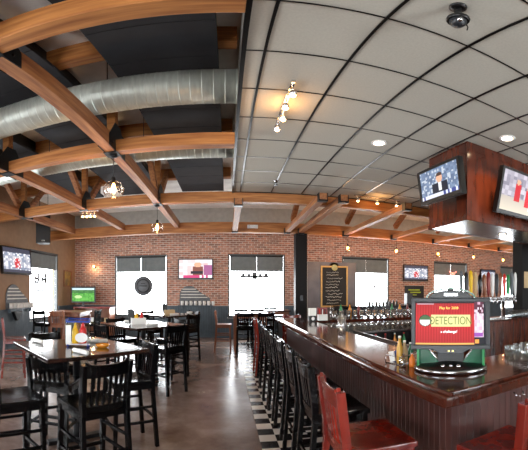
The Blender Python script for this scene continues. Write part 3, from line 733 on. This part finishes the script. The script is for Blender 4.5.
# ------------------------------------------------------------ wall things
r = thing('loudspeaker', 'black loudspeaker hanging above the left wall window', 'speaker', (-5.02, 8.2, 3.0))
MB().prism([(-.21, -.19), (.21, -.19), (.15, .2), (-.15, .2)], 'z', 0, .84).build('cabinet', M['blackplastic'], r, .012)
MB().box(-.19, .19, -.205, -.192, .03, .81).build('grille', M['blackplastic'], r)
MB().box(-.05, .05, -.207, -.204, .05, .08).build('badge', M['chrome'], r)
MB().tube([(-.12, 0, .84), (-.12, 0, ZROOF-2.98)], .008, 6).build('hanging_rod', M['steel_black'], r)
MB().tube([(.12, 0, .84), (.12, 0, ZROOF-2.98)], .008, 6).build('hanging_rod', M['steel_black'], r)
r.rotation_euler = (0, 0, .45)
r = thing('framed_picture', 'small framed yellow landscape on the left wall near the corner', 'picture', (XL+.004, 11.0, 2.1), PI/2)
MB().box(-.31, .31, -.03, 0, -.3, -.26).box(-.31, .31, -.03, 0, .26, .3).box(-.31, -.27, -.03, 0, -.26, .26).box(.27, .31, -.03, 0, -.26, .26).build('frame', M['oak'], r, .004)
MB().box(-.27, .27, -.012, 0, -.26, .26).build('print', M['picture'], r)
r = thing('wall_sconce', 'glowing wall sconce on the brick in the back left corner', 'lamp', (-4.86, YF, 2.54))
MB().lathe([(.06, 0), (.05, .02), (.02, .025)], (0, 0, 0), 14).move(Matrix.Rotation(PI/2, 4, 'X')).build('back_plate', M['steel_black'], r)
MB().tube([(0, -.02, 0), (0, -.10, -.01), (0, -.13, .03), (0, -.13, .08)], .009, 8).build('arm', M['steel_black'], r)
MB().lathe([(.025, .0), (.05, -.05), (.075, -.13)], (0, -.13, .10), 16, False).build('lamp_shade', M['clear'], r)
MB().ball((0, -.13, .02), .035).build('bulb', M['bulb'], r)
pl = point_light('sconce_light', (0, -.16, .0), 7, .04); pl.parent = r
def mug_sign(label, loc, rz):
    r = thing('arched_sign', label, 'sign', loc, rz, 'arched grey signs above the wainscot')
    pts = [(-.46, 0)]+[(-.12+.34*math.cos(a), .34+.34*math.sin(a)) for a in [PI-PI*i/14 for i in range(12)]]+[(.30, .44), (.42, .36), (.60, .25), (.66, 0)]
    MB().prism(pts, 'y', -.03, -.004).build('board', M['decal'], r, .004)
    for j, (x0, x1, z) in enumerate(((-.36, .12, .56), (-.40, .22, .47), (-.42, .40, .37), (-.42, .52, .27))):
        MB().box(x0, x1, -.036, -.03, z-.016, z+.016).build('letter_line', M['chalk'], r)
def mug(x, y, z, label, g, rz=0):
    r = thing('beer_mug', label, 'mug', (x, y, z), rz, g)
    MB().lathe([(.001, 0), (.042, 0), (.048, .01), (.05, .15), (.046, .15), (.042, .015), (.001, .012)], (0, 0, 0), 14, False).build('cup', M['white'], r)
    MB().tube([(.048, 0, .12), (.085, 0, .11), (.085, 0, .05), (.046, 0, .035)], .008, 6).build('handle', M['white'], r)
    return r
ms = MB().box(-.5, .72, -.13, 0, 0, .022).box(-.4, -.37, -.1, 0, -.1, 0).box(.6, .63, -.1, 0, -.1, 0)
LG = 'ledges holding the white mugs'
o = ms.build('ledge_shelf', M['wains'], loc=(-1.20, YF-.046, 1.115)); tag(o, 'narrow slate ledge under the television on the brick wall', 'shelf', LG)
mug_sign('grey arched sign under the television on the brick wall', (-1.20, YF, 1.14), 0)
n_ = ['leftmost', 'second', 'third', 'fourth', 'fifth', 'sixth', 'seventh', 'rightmost']
m0 = None
for i in range(8):
    l = 'white mug on the brick wall ledge, %s of the row' % n_[i]
    x = -1.56+.155*i
    if m0 is None: m0 = mug(x, YF-.11, 1.137, l, 'white mugs on the brick wall ledge', .9)
    else: dup(m0, (x, YF-.11, 1.137), .9, l)
o = MB().box(-.5, .72, -.13, 0, 0, .022).box(-.4, -.37, -.1, 0, -.1, 0).box(.6, .63, -.1, 0, -.1, 0).build('ledge_shelf', M['wains'], loc=(XL+.046, 7.75, 1.115)); o.rotation_euler = (0, 0, PI/2); tag(o, 'narrow slate ledge under the television on the left wall', 'shelf', LG)
mug_sign('grey arched sign under the television on the left wall', (XL, 7.75, 1.14), PI/2)
for i in range(8): dup(m0, (XL+.11, 7.40+.15*i, 1.137), .9, 'white mug on the left wall ledge, %s of the row' % n_[i], 'white mugs on the left wall ledge')
r = thing('wall_lamp', 'black wedge shaped wall lamp on the left wainscot below the mugs', 'lamp', (XL+.03, 7.7, .78), PI/2)
MB().prism([(-.2, .26), (.2, .26), (.03, 0), (-.03, 0)], 'y', -.12, -.01).build('housing', M['blackplastic'], r, .01)
MB().box(-.05, .05, -.01, .0, .05, .2).build('wall_plate', M['blackplastic'], r)
# round black sign hanging in the first window
r = thing('round_sign', 'round black sign hanging in the leftmost brick wall window', 'sign', (-2.98, YF-.03, 1.82))
MB().lathe([(.001, -.02), (.33, -.02), (.35, -.01), (.35, .01), (.001, .01)], (0, 0, 0), 28, False).move(Matrix.Rotation(PI/2, 4, 'X')).build('disc', M['decal'], r)
m = MB(); m.lathe([(.21, .0), (.25, .0), (.25, .006), (.21, .006)], (0, 0, 0), 28, False).move(T((0, -.021, 0)) @ Matrix.Rotation(PI/2, 4, 'X')); m.build('ring', M['greyplastic'], r)
MB().box(-.14, .14, -.026, -.02, -.03, .03).box(-.08, .08, -.026, -.02, .06, .1).build('emblem', M['greyplastic'], r)
MB().tube([(-.1, 0, .33), (-.1, 0, .95)], .005, 6).tube([(.1, 0, .33), (.1, 0, .95)], .005, 6).build('hanging_chain', M['steel_black'], r)
def decal(label, loc, rz, blocks):
    m = MB()
    for x0, x1, z0, z1 in blocks: m.box(x0, x1, -.003, .001, z0, z1)
    o = m.build('window_decal', M['decal'], loc=loc); o.rotation_euler = (0, 0, rz); return tag(o, label, 'decal', 'dark lettering on the window glass')
wing = [(-.5, .5, -.05, .03), (-.46, -.34, .028, .12), (-.08, .08, -.10, .15), (.34, .46, .028, .12), (-.26, -.14, .028, .10), (.14, .26, .028, .10)]
low_ = [(-.45, .45, -.012, .012), (-.2, -.1, .01, .04), (-.05, .08, -.045, .01), (.14, .28, -.04, .01)]
decal('dark wing shaped lettering on the middle window', (.98, YF+.095, 2.15), 0, wing)
decal('faint line of lettering low on the middle window', (1.02, YF+.095, 1.72), 0, low_)
decal('small dark marks low on the leftmost brick wall window', (-3.0, YF+.095, 1.52), 0, [(-.42, -.3, -.02, .04), (-.31, .66, -.004, .008), (.62, .68, -.06, .02), (.66, .8, -.02, .04)])
decal('small dark lettering on the window right of the chalkboard', (5.55, YF+.095, 1.85), 0, [(-.2, .14, .12, .16), (-.02, .04, -.03, .13), (-.08, .12, -.1, -.02)])
decal('dark two-part lettering on the left wall window', (XL-.095, 9.3, 1.88), PI/2, [(-.4, -.30, 0, .30), (-.30, -.14, .0, .07), (-.30, -.2, .13, .19), (-.22, -.10, .05, .32), (.03, .13, .03, .32), (.13, .32, .1, .19), (.24, .38, 0, .34), (-.4, .3, -.26, -.21)])
r = thing('neon_sign', 'small red neon emblem hanging in the window beside the taps', 'sign', (9.35, YF-.02, 2.42))
MB().tube([(-.20, -.02, .10), (-.08, -.02, .02), (0, -.02, .06), (.08, -.02, .02), (.20, -.02, .10)], .016, 8).tube([(-.12, -.02, -.10), (-.03, -.02, -.01), (0, -.02, .06), (.03, -.02, -.01), (.12, -.02, -.10)], .016, 8).build('neon_tube', M['neon'], r)
MB().tube([(0, -.012, .06), (0, -.012, .42)], .004, 6).build('hanging_cord', M['blackplastic'], r)
r = thing('menu_sign', 'dark menu sign with yellow green lettering on the brick wall', 'sign', (7.33, YF-.01, 1.58))
MB().box(-.46, .46, -.03, 0, -.30, .28).build('board', M['blackplastic'], r, .006)
MB().box(-.3, .25, -.034, -.03, .08, .13).box(-.22, .3, -.034, -.03, -.02, .03).box(-.3, .1, -.034, -.03, -.12, -.08).build('lettering', mat('sign_yellow_green', (150, 170, 40), .6), r)
# small boxes on the girder
for x, l in ((.72, 'small white emergency lamp on the girder above the middle window'), (7.2, 'small white emergency lamp on the girder above the right televisions')):
    r = thing('emergency_lamp', l, 'lamp', (x, 9.362, EYE+1.86), 0, 'white emergency lamps')
    MB().box(-.15, .15, -.06, 0, -.05, .05).build('housing', M['white'], r, .008)
    MB().ball((-.08, -.07, .0), .035).build('lamp_head', M['white'], r)
    MB().ball((.08, -.07, 0), .035).build('lamp_head', M['white'], r)

# ------------------------------------------------------------ ceiling lamps and fittings
def globe(x, y, label):
    z = EYE+1.33
    r = thing('globe_pendant', label, 'lamp', (x, y, BZ), 0, 'clear glass globe pendants'); d = z-BZ
    MB().lathe([(.05, 0), (.05, -.02), (.015, -.03)], (0, 0, -.012), 14).build('ceiling_cup', M['steel_black'], r)
    MB().tube([(0, 0, -.03), (0, 0, d+.16)], .005, 6).build('cord', M['blackplastic'], r)
    MB().lathe([(.015, .18), (.028, .165), (.028, .10), (.018, .09)], (0, 0, d), 12).build('socket', M['steel_black'], r)
    R = .135
    MB().lathe([(.03, .13)]+[(R*math.sin(a), R*.92*math.cos(a)) for a in [.35+i*.19 for i in range(10)]]+[(R*.86, -.085)], (0, 0, d), 24, False).build('glass_shade', M['globe'], r)
    MB().lathe([(.012, .09), (.02, .06), (.032, .02), (.03, -.01), (.015, -.035), (.001, -.04)], (0, 0, d), 12, False).build('bulb', M['bulb'], r)
    p = point_light('pendant_light', (0, 0, d-.06), 16, .03); p.parent = r
globe(-1.40, 3.96, 'clear glass globe pendant lamp nearest the camera, under the middle cross beam')
globe(-1.42, 6.70, 'clear glass globe pendant lamp farther off, in front of the brick wall')
for i, l in enumerate(['first bulb pendant right of the dark post', 'second bulb pendant right of the dark post', 'bulb pendant left of the red neon window', 'bulb pendant right of the red neon window', 'rightmost bulb pendant, above the beer taps']):
    r = thing('bulb_pendant', l, 'lamp', (.22+1.62*(i+2), 9.12, BZ), 0, 'small bulb pendants along the girder'); d = EYE+1.30-BZ
    MB().lathe([(.04, 0), (.04, -.02), (.01, -.025)], (0, 0, 0), 12).build('ceiling_cup', M['steel_black'], r)
    MB().tube([(0, 0, -.02), (0, 0, d+.1)], .005, 6).build('cord', M['blackplastic'], r)
    MB().lathe([(.012, .12), (.022, .11), (.022, .06)], (0, 0, d), 10).build('socket', M['steel_black'], r)
    MB().lathe([(.02, .06), (.06, .01), (.07, -.04), (.06, -.09)], (0, 0, d), 16, False).build('glass_shade', M['bulbshade'], r)
    MB().ball((0, 0, d), .04).build('bulb', M['bulb'], r)
    p = point_light('pendant_light', (0, 0, d-.12), 22, .04, (1, .55, .25)); p.parent = r
def track(label, loc, rz, L_, n):
    r = thing('track_light', label, 'lamp', loc, rz, 'track lights with small bulbs')
    MB().box(-L_/2, L_/2, -.018, .018, -.03, -.0).build('rail', M['chrome'], r, .003)
    for i in range(n):
        x = -L_/2+.08+(L_-.16)*i/(n-1); s = 1 if i % 2 else -1
        h = MB().tube([(x, 0, -.03), (x, .01*s, -.08)], .008, 6).lathe([(.02, -.08), (.032, -.09), (.036, -.14), (.03, -.14)], (x, .01*s, 0), 12, False).build('spot_head', M['chrome'], r)
        MB().ball((x, .01*s, -.135), .028, 10).build('bulb', M['bulb'], h)
    p = point_light('track_light_glow', (0, 0, -.16), 4, .1, (1, .5, .18)); p.parent = r
track('track light with four bulbs on the tiled ceiling near its left side', (.545, 3.14, CZ-.012), PI/2, .92, 4)
track('track light with three bulbs at the far edge of the tiled ceiling', (3.02, 6.22, CZ-.012), 0, 1.05, 3)
track('spotlight cluster with four bulbs under the left truss', (-2.93, 6.66, BZ-.012), .2, .42, 4)
rc = None
for x, y, l in ((1.87, 3.81, 'recessed ceiling lamp left of the wood canopy'), (3.05, 2.73, 'recessed ceiling lamp in front of the wood canopy')):
    r = thing('recessed_lamp', l, 'lamp', (x, y, CZ), 0, 'recessed ceiling lamps')
    MB().lathe([(.10, 0), (.10, -.008), (.075, -.012), (.07, -.004)], (0, 0, 0), 24, False).build('trim_ring', M['white'], r)
    MB().lathe([(.07, -.004), (.001, -.006)], (0, 0, 0), 20, False).build('lens', M['lamp'], r)
    l_ = bpy.data.lights.new('recessed_light', 'SPOT'); l_.energy = 65; l_.color = (1, .8, .58); l_.spot_size = 1.9; l_.spot_blend = .6; l_.shadow_soft_size = .05
    p = bpy.data.objects.new('recessed_light', l_); COL.objects.link(p); p.location = (0, 0, -.02); p.parent = r
r = thing('sprinkler_head', 'chrome sprinkler head on the tiled ceiling', 'sprinkler', (.86, 5.80, CZ))
MB().lathe([(.05, 0), (.045, -.012), (.015, -.015)], (0, 0, 0), 16).build('escutcheon', M['chrome'], r)
MB().lathe([(.014, -.015), (.014, -.05)], (0, 0, 0), 10).box(-.02, -.014, -.004, .004, -.085, -.05).box(.014, .02, -.004, .004, -.085, -.05).lathe([(.034, -.085), (.034, -.09)], (0, 0, 0), 12).build('deflector', M['steel_black'], r)
r = thing('security_camera', 'black security camera hanging from the ceiling at the top right', 'camera', (1.13, 1.36, CZ))
MB().lathe([(.05, 0), (.05, -.015), (.02, -.02)], (0, 0, 0), 16).tube([(0, 0, -.02), (0, 0, -.13)], .022, 10).build('stem', M['blackplastic'], r)
MB().lathe([(.03, -.12), (.062, -.135), (.066, -.155), (.06, -.17)], (0, 0, 0), 20).build('housing', M['blackplastic'], r)
MB().lathe([(.05, -.17), (.046, -.195), (.03, -.218), (.001, -.226)], (0, 0, 0), 18, False).build('dome', M['greyplastic'], r)
MB().lathe([(.018, 0), (.016, .012), (.001, .014)], (0, 0, 0), 12, False).move(T((-.02, -.04, -.195)) @ Matrix.Rotation(2.0, 4, 'X')).build('lens', M['chrome'], r)
MB().tube([(.055, 0, -.16), (.07, .0, -.19), (.064, 0, -.225)], .004, 6).build('cable', M['blackplastic'], r)

# ------------------------------------------------------------ on the bar
def pic_photo(u, v):                                                   # curtain, banner, side picture
    c = mixc((168, 18, 22), (206, 40, 44), .5+.5*math.sin(u*2*PI*26))
    c = mixc(c, (120, 8, 14), abs(v-.5)*.7)
    if v < .045: c = (232, 170, 90)
    if v > .965: c = (40, 12, 20)
    if .02 < u < .26 and .93 < v < .955: c = (190, 150, 160)
    if u > .835:
        c = (24, 24, 34)
        if u < .975 and v > .17: c = mixc((236, 228, 238), (200, 150, 176), hsh(int(u*40), int(v*12)))
        if u < .975 and .72 < v and hsh(int(u*50), int(v*16), 5) > .45: c = (90, 40, 60)
        if u < .96 and .18 < v < .27: c = (150, 80, 170)
        if .85 < u < .90 and .03 < v < .12: c = (250, 160, 70)
    if .22 < u < .775 and .42 < v < .70: c = (226, 220, 150)
    if (u-.135)**2/.0085+(v-.56)**2/.0185 < 1:
        c = (70, 100, 60) if v > .58 else (236, 236, 230)
        if (u-.135)**2/.0065+(v-.56)**2/.0145 > 1: c = (40, 50, 40)
    return c
r = thing('game_terminal', 'touch screen bar game machine with a red screen and green arch', 'game machine', (1.41, 1.775, BT), -.665)
MB().lathe([(.238, 0), (.243, .014), (.243, .026), (.218, .042), (.02, .064)], (0, 0, 0), 40).move(Matrix.Diagonal((1, .78, 1, 1))).build('base', M['blackplastic'], r)
MB().lathe([(.2435, .004), (.250, .011), (.250, .024), (.2435, .030)], (0, 0, 0), 40, False).move(Matrix.Diagonal((1, .78, 1, 1))).build('base_ring', M['steel'], r)
m = MB()
for x, y, w_ in ((-.05, -.12, .014), (.0, -.115, .012), (.05, -.12, .014)): m.lathe([(w_, .035), (w_*1.0, .052), (w_*.6, .058)], (x, y, 0), 10)
m.build('button', M['chrome'], r)
MB().prism([(-.205, .03), (-.205, .17), (-.17, .17), (-.06, .03)], 'y', -.03, .03).prism([(.205, .03), (.205, .17), (.17, .17), (.06, .03)], 'y', -.03, .03).box(-.222, -.205, -.05, -.02, .02, .18).box(.205, .222, -.05, -.02, .02, .18).build('green_bracket', M['tealgreen'], r, .003)
MB().box(-.225, -.212, -.056, -.050, .03, .17).build('light_strip', M['green'], r)
MB().box(.212, .225, -.056, -.050, .03, .17).build('light_strip', M['green'], r)
MB().box(-.09, .09, -.02, .06, .04, .18).build('neck', M['blackplastic'], r, .006)
hs, ws = .345, .525; z0 = .147; yd = -.045
case = MB().box(-ws/2, ws/2, 0, .06, 0, hs).box(-ws/2, ws/2, -.016, 0, hs-.022, hs).box(-ws/2, -ws/2+.026, -.016, 0, .03, hs-.022).box(ws/2-.026, ws/2, -.016, 0, .03, hs-.022).prism([(-ws/2, .03), (-ws/2, 0), (-.12, 0), (-.07, -.03), (.07, -.03), (.12, 0), (ws/2, 0), (ws/2, .03)], 'y', -.02, 0)
mon = case.build('monitor', M['greyplastic'], r, .004); mon.location = (0, yd, z0); mon.rotation_euler = (-.07, 0, 0)
sw, sh = ws-.056, hs-.056
s_ = picture_mesh('screen', sw, sh, 104, 76, pic_photo, M['game'], mon); s_.location = (0, -.003, .03+sh/2+.002)
text('game_title', 'DETECTION', .076, mat('title_green', (96, 120, 50), .6), mon, (0-.001, -.0045, .03+sh*.56)).scale = (.68, 1.0, 1)
text('game_heading', "Play for 2008", .024, emit('heading_yellow', (255, 190, 90), 1), mon, (-.012, -.0045, .03+sh*.86))
text('game_subtitle', "a challenge!", .024, emit('subtitle_white', (255, 240, 240), 1), mon, (-.012, -.0045, .03+sh*.31))
MB().box(-.035, .035, -.026, -.018, -.022, .002).build('card_slot', M['blackplastic'], mon)
MB().box(-.018, -.008, -.028, -.025, -.012, -.004).box(.008, .018, -.028, -.025, -.012, -.004).build('indicator_light', M['led'], mon)
a1 = [(.165*math.cos(a)*1.0, .07*math.sin(a)) for a in [PI*i/16 for i in range(17)]]
MB().prism([(.15*math.cos(a), .055*math.sin(a)) for a in [PI*i/16 for i in range(17)]], 'y', 0, .03).move(T((0, .01, hs))).build('arch_sign', M['blackplastic'], mon, .003)
arc = MB()
for i in range(16):
    arc.bar((a1[i][0], .012, hs+a1[i][1]-.004), (a1[i+1][0], .012, hs+a1[i+1][1]-.004), .03, .010)
arc.build('arch_light', M['tealgreen'], mon)
MB().box(-.045, .045, -.004, .01, hs+.014, hs+.034).build('arch_plate', M['chrome'], mon, .002)
MB().ball((.0, .03, hs+.060), .022, 12, .8).build('camera_knob', M['blackplastic'], mon)

# condiment group left of the game machine
def bottle(label, x, y, m, h=.2, r0=.03, capm=None, g='small bottles beside the game machine', cat='bottle'):
    r = thing('bottle', label, cat, (x, y, BT), 0, g)
    MB().lathe([(r0*.95, 0), (r0, .008), (r0, h*.55), (r0*.42, h*.78), (r0*.4, h*.92)], (0, 0, 0), 14).build('glass', m, r)
    MB().lathe([(r0*.46, h*.92), (r0*.46, h)], (0, 0, 0), 12).build('cap', capm or M['white'], r)
    return r
r = thing('bar_caddy', 'chrome bar caddy with packets left of the game machine', 'caddy', (1.265, 2.17, BT), .3)
MB().box(-.11, .11, -.07, .07, 0, .008).tube([(-.11, -.07, .06), (.11, -.07, .06), (.11, .07, .06), (-.11, .07, .06), (-.11, -.07, .06)], .004, 6).tube([(-.11, -.07, .0), (-.11, -.07, .06)], .004, 6).tube([(.11, -.07, .0), (.11, -.07, .06)], .004, 6).tube([(.11, .07, .0), (.11, .07, .06)], .004, 6).tube([(-.11, .07, 0), (-.11, .07, .06)], .004, 6).build('wire_tray', M['chrome'], r)
for i, mm in enumerate(('white', 'blue', 'palegreen', 'orange', 'white', 'palegreen')): MB().bar((-.075+.03*i, .03, .01), (-.075+.03*i, .05, .085), .012, .05, (0, 1, 0)).build('sugar_packet', M[mm], r)
for i, (x, y, mm, h, l) in enumerate(((1.215, 2.13, 'mustard', .2, 'yellow bottle in the caddy left of the game machine'), (1.265, 2.145, 'cardboard', .16, 'short tan bottle in the caddy left of the game machine'), (1.325, 2.155, 'tealgreen', .14, 'short green bottle in the caddy left of the game machine'))):
    bottle(l, x, y, M[mm], h, .024).location.z = BT+.008
bottle('clear salt shaker on the bar corner left of the game machine', 1.17, 2.0, M['tumbler'], .10, .022, M['chrome'], cat='shaker')
bottle('amber pepper shaker on the bar corner left of the game machine', 1.235, 1.99, M['orange'], .10, .022, M['chrome'], cat='shaker')
# tumblers
def tumbler(x, y, z, label, g, h=.12, r0=.038, name='drinking_glass', m=None):
    o = MB().lathe([(.001, .004), (r0*.8, .0), (r0*.86, .004), (r0, h), (r0*.93, h), (r0*.78, .012), (.001, .012)], (0, 0, 0), 14, False).build(name, m or M['tumbler'], loc=(x, y, z))
    return tag(o, label, 'glass', g)
tumbler(1.49, 4.15, BT, 'tall clear pint glass standing alone on the bar', None, .22, .055, m=M['frosted'])
g0 = None; k = 0
rows = ['front row', 'middle row', 'back row']
cnt = ['leftmost', 'second', 'third', 'fourth', 'fifth', 'rightmost']
for j in range(3):
    for i in range(6):
        l = 'upturned rocks glass on the bar right of the game machine, %s, %s' % (rows[j], cnt[i])
        x = 2.02+.105*i+.03*j; y = 1.62+.11*j
        if g0 is None:
            g0 = tumbler(x, y, BT, l, 'upturned glasses right of the game machine', .085, .042)
            for v in g0.data.vertices: v.co.z = .085-v.co.z
        else: dup(g0, (x, y, BT), 0, l)
o = MB().lathe([(.03, 0), (.035, .10), (.033, .10)], (0, 0, 0), 14).build('paper_cup', M['white'], loc=(2.72, 1.86, BT)); tag(o, 'white paper cup at the right end of the upturned glasses', 'cup')
# napkin holders at the far end of the bar
r = thing('napkin_holder', 'black and white napkin holder at the far end of the bar', 'napkin holder', (1.53, 5.85, BT), .1); r.scale = (.75, .75, .8)
MB().box(-.10, .10, -.06, .06, 0, .13).build('holder', M['blackplastic'], r, .01)
MB().box(-.085, .085, -.05, .05, .13, .30).build('napkins', M['paper'], r)
MB().lathe([(.04, 0), (.04, .004)], (0, 0, 0), 16).move(T((0, -.06, .065)) @ Matrix.Rotation(PI/2, 4, 'X')).build('round_label', M['white'], r)
r = thing('drink_caddy', 'red and white bar caddy beside the napkin holder', 'caddy', (1.77, 6.0, BT), -.1); r.scale = (.75, .75, .8)
MB().box(-.12, .12, -.07, .07, 0, .14).build('box', M['white'], r, .006)
MB().box(-.13, .13, .03, .05, .14, .30).build('back_card', M['burgundy'], r)
for i in range(3): MB().tube([(-.07+.07*i, 0, .14), (-.07+.07*i, -.01, .26)], .012, 6).build('straw_bundle', [M['red'], M['white'], M['blackplastic']][i], r)
# glasses on the far wing of the bar
g1 = None
col = ['first', 'second', 'third', 'fourth', 'fifth', 'sixth', 'seventh', 'eighth', 'ninth', 'tenth', 'eleventh', 'twelfth', 'thirteenth', 'fourteenth', 'fifteenth', 'sixteenth']
for j in range(2):
    for i in range(16):
        l = 'clear glass on the far side of the bar, %s row, %s from the left' % (['front', 'back'][j], col[i])
        x = 2.06+.145*i+.05*j; y = 6.16+.13*j
        if g1 is None: g1 = tumbler(x, y, BT, l, 'clear glasses along the far side of the bar', .16, .045, m=M['shinyglass'])
        else: dup(g1, (x, y, BT), 0, l)
cols_ = [M['tumbler'], M['green'], M['amber'], M['burgundy'], M['tumbler'], M['blackplastic']]
for i in range(10):
    bottle('liquor bottle behind the clear glasses, %s from the left' % col[i], 2.12+.2*i, 6.52, cols_[i % 6], .29, .036, M['blackplastic'], 'liquor bottles on the far side of the bar')
g3 = None
for j in range(2):
    for i in range(16):
        l = 'upturned glass on the steel ledge behind the bar, %s row, %s from the left' % (['front', 'back'][j], col[i])
        x = 1.78+.112*i; y = 5.56+.13*j
        if g3 is None:
            g3 = tumbler(x, y, .90, l, 'upturned glasses on the steel ledge', .14, .045, m=M['shinyglass'])
            for v in g3.data.vertices: v.co.z = .14-v.co.z
        else: dup(g3, (x, y, .90), 0, l)
for i in range(12):
    bottle('bottle in the speed rail below the steel ledge, %s from the left' % col[i], 1.85+.2*i, 5.535, cols_[(i*5+2) % 6], .30, .036, M['red'] if i % 3 else M['white'], 'bottles in the speed rail').location.z = .52
# back-bar cooler row at the window
r = thing('back_cabinet', 'low dark cabinet behind the far side of the bar', 'cabinet', (4.7, 10.2, 0))
MB().box(-1.2, 1.9, -.3, .3, 0, 1.1).build('body', M['blackwood'], r, .006)
MB().box(-1.23, 1.93, -.33, .33, 1.1, 1.14).build('top', M['blackwood'], r, .006)
for i in range(4): MB().box(-1.15+.76*i, -.45+.76*i, -.318, -.301, .08, 1.04).build('door', M['blackplastic'], r, .004)
b1 = None
for i in range(9):
    l = 'dark bottle on the low cabinet before the window, %s from the left' % col[i]
    if b1 is None: b1 = bottle(l, 4.6+.13*i, 10.1, M['blackplastic'], .2, .04, M['white'], 'bottles on the low cabinet'); b1.location.z = 1.14
    else: dup(b1, (4.6+.13*i, 10.1, 1.14), 0, l)
o = MB().box(-.12, .12, -.12, .12, 0, .42).build('coffee_urn', M['greyplastic'], bevel=.02, loc=(6.15, 10.15, 1.14)); tag(o, 'grey dispenser standing at the right end of the low cabinet', 'dispenser')

# beer tap tower on the rear counter
r = thing('tap_tower', 'chrome beer tap tower on the rear counter', 'tap tower', (4.72, 4.78, 1.07))
MB().box(-.82, .82, -.06, .06, .33, .43).build('beam', M['steel'], r, .01)
for x in (-.5, 0, .5): MB().lathe([(.07, 0), (.06, .02), (.04, .03), (.04, .34)], (x, 0, 0), 14).build('column', M['chrome'], r)
for i in range(14):
    x = -.76+.117*i
    MB().tube([(x, -.06, .38), (x, -.11, .38), (x, -.13, .35), (x, -.13, .28)], .011, 8).lathe([(.012, 0), (.018, .02), (.012, .05)], (x, -.11, .385), 8).build('faucet', M['chrome'], r)
tm = [M['decal'], M['greyplastic'], M['yellow'], M['cardboard'], M['blackwood'], M['oak'], M['burgundy'], M['white'], M['greyplastic'], M['oak'], M['red'], M['green'], M['decal'], M['white']]
for i in range(14):
    x = -.76+.117*i; h = .44+.10*hsh(i, 3); w_ = .032+.016*hsh(i, 8)
    MB().lathe([(.010, .43), (.016, .45), (w_*.8, .52), (w_*1.05, .43+h*.7), (w_*.85, .43+h*.92), (.006, .43+h)], (x, -.11, 0), 10).build('tap_handle', tm[i], r)
MB().box(-.8, .8, -.2, -.07, 0, .02).build('drip_tray', M['steel'], r, .003)
g2 = None
for j in range(2):
    for i in range(8):
        l = 'clear glass on the rear counter by the black post, %s row, %s from the left' % (['front', 'back'][j], col[i])
        x = 5.2+.125*i; y = 4.47+.1*j
        if g2 is None: g2 = tumbler(x, y, 1.07, l, 'clear glasses on the rear counter', .15, .045)
        else: dup(g2, (x, y, 1.07), 0, l)
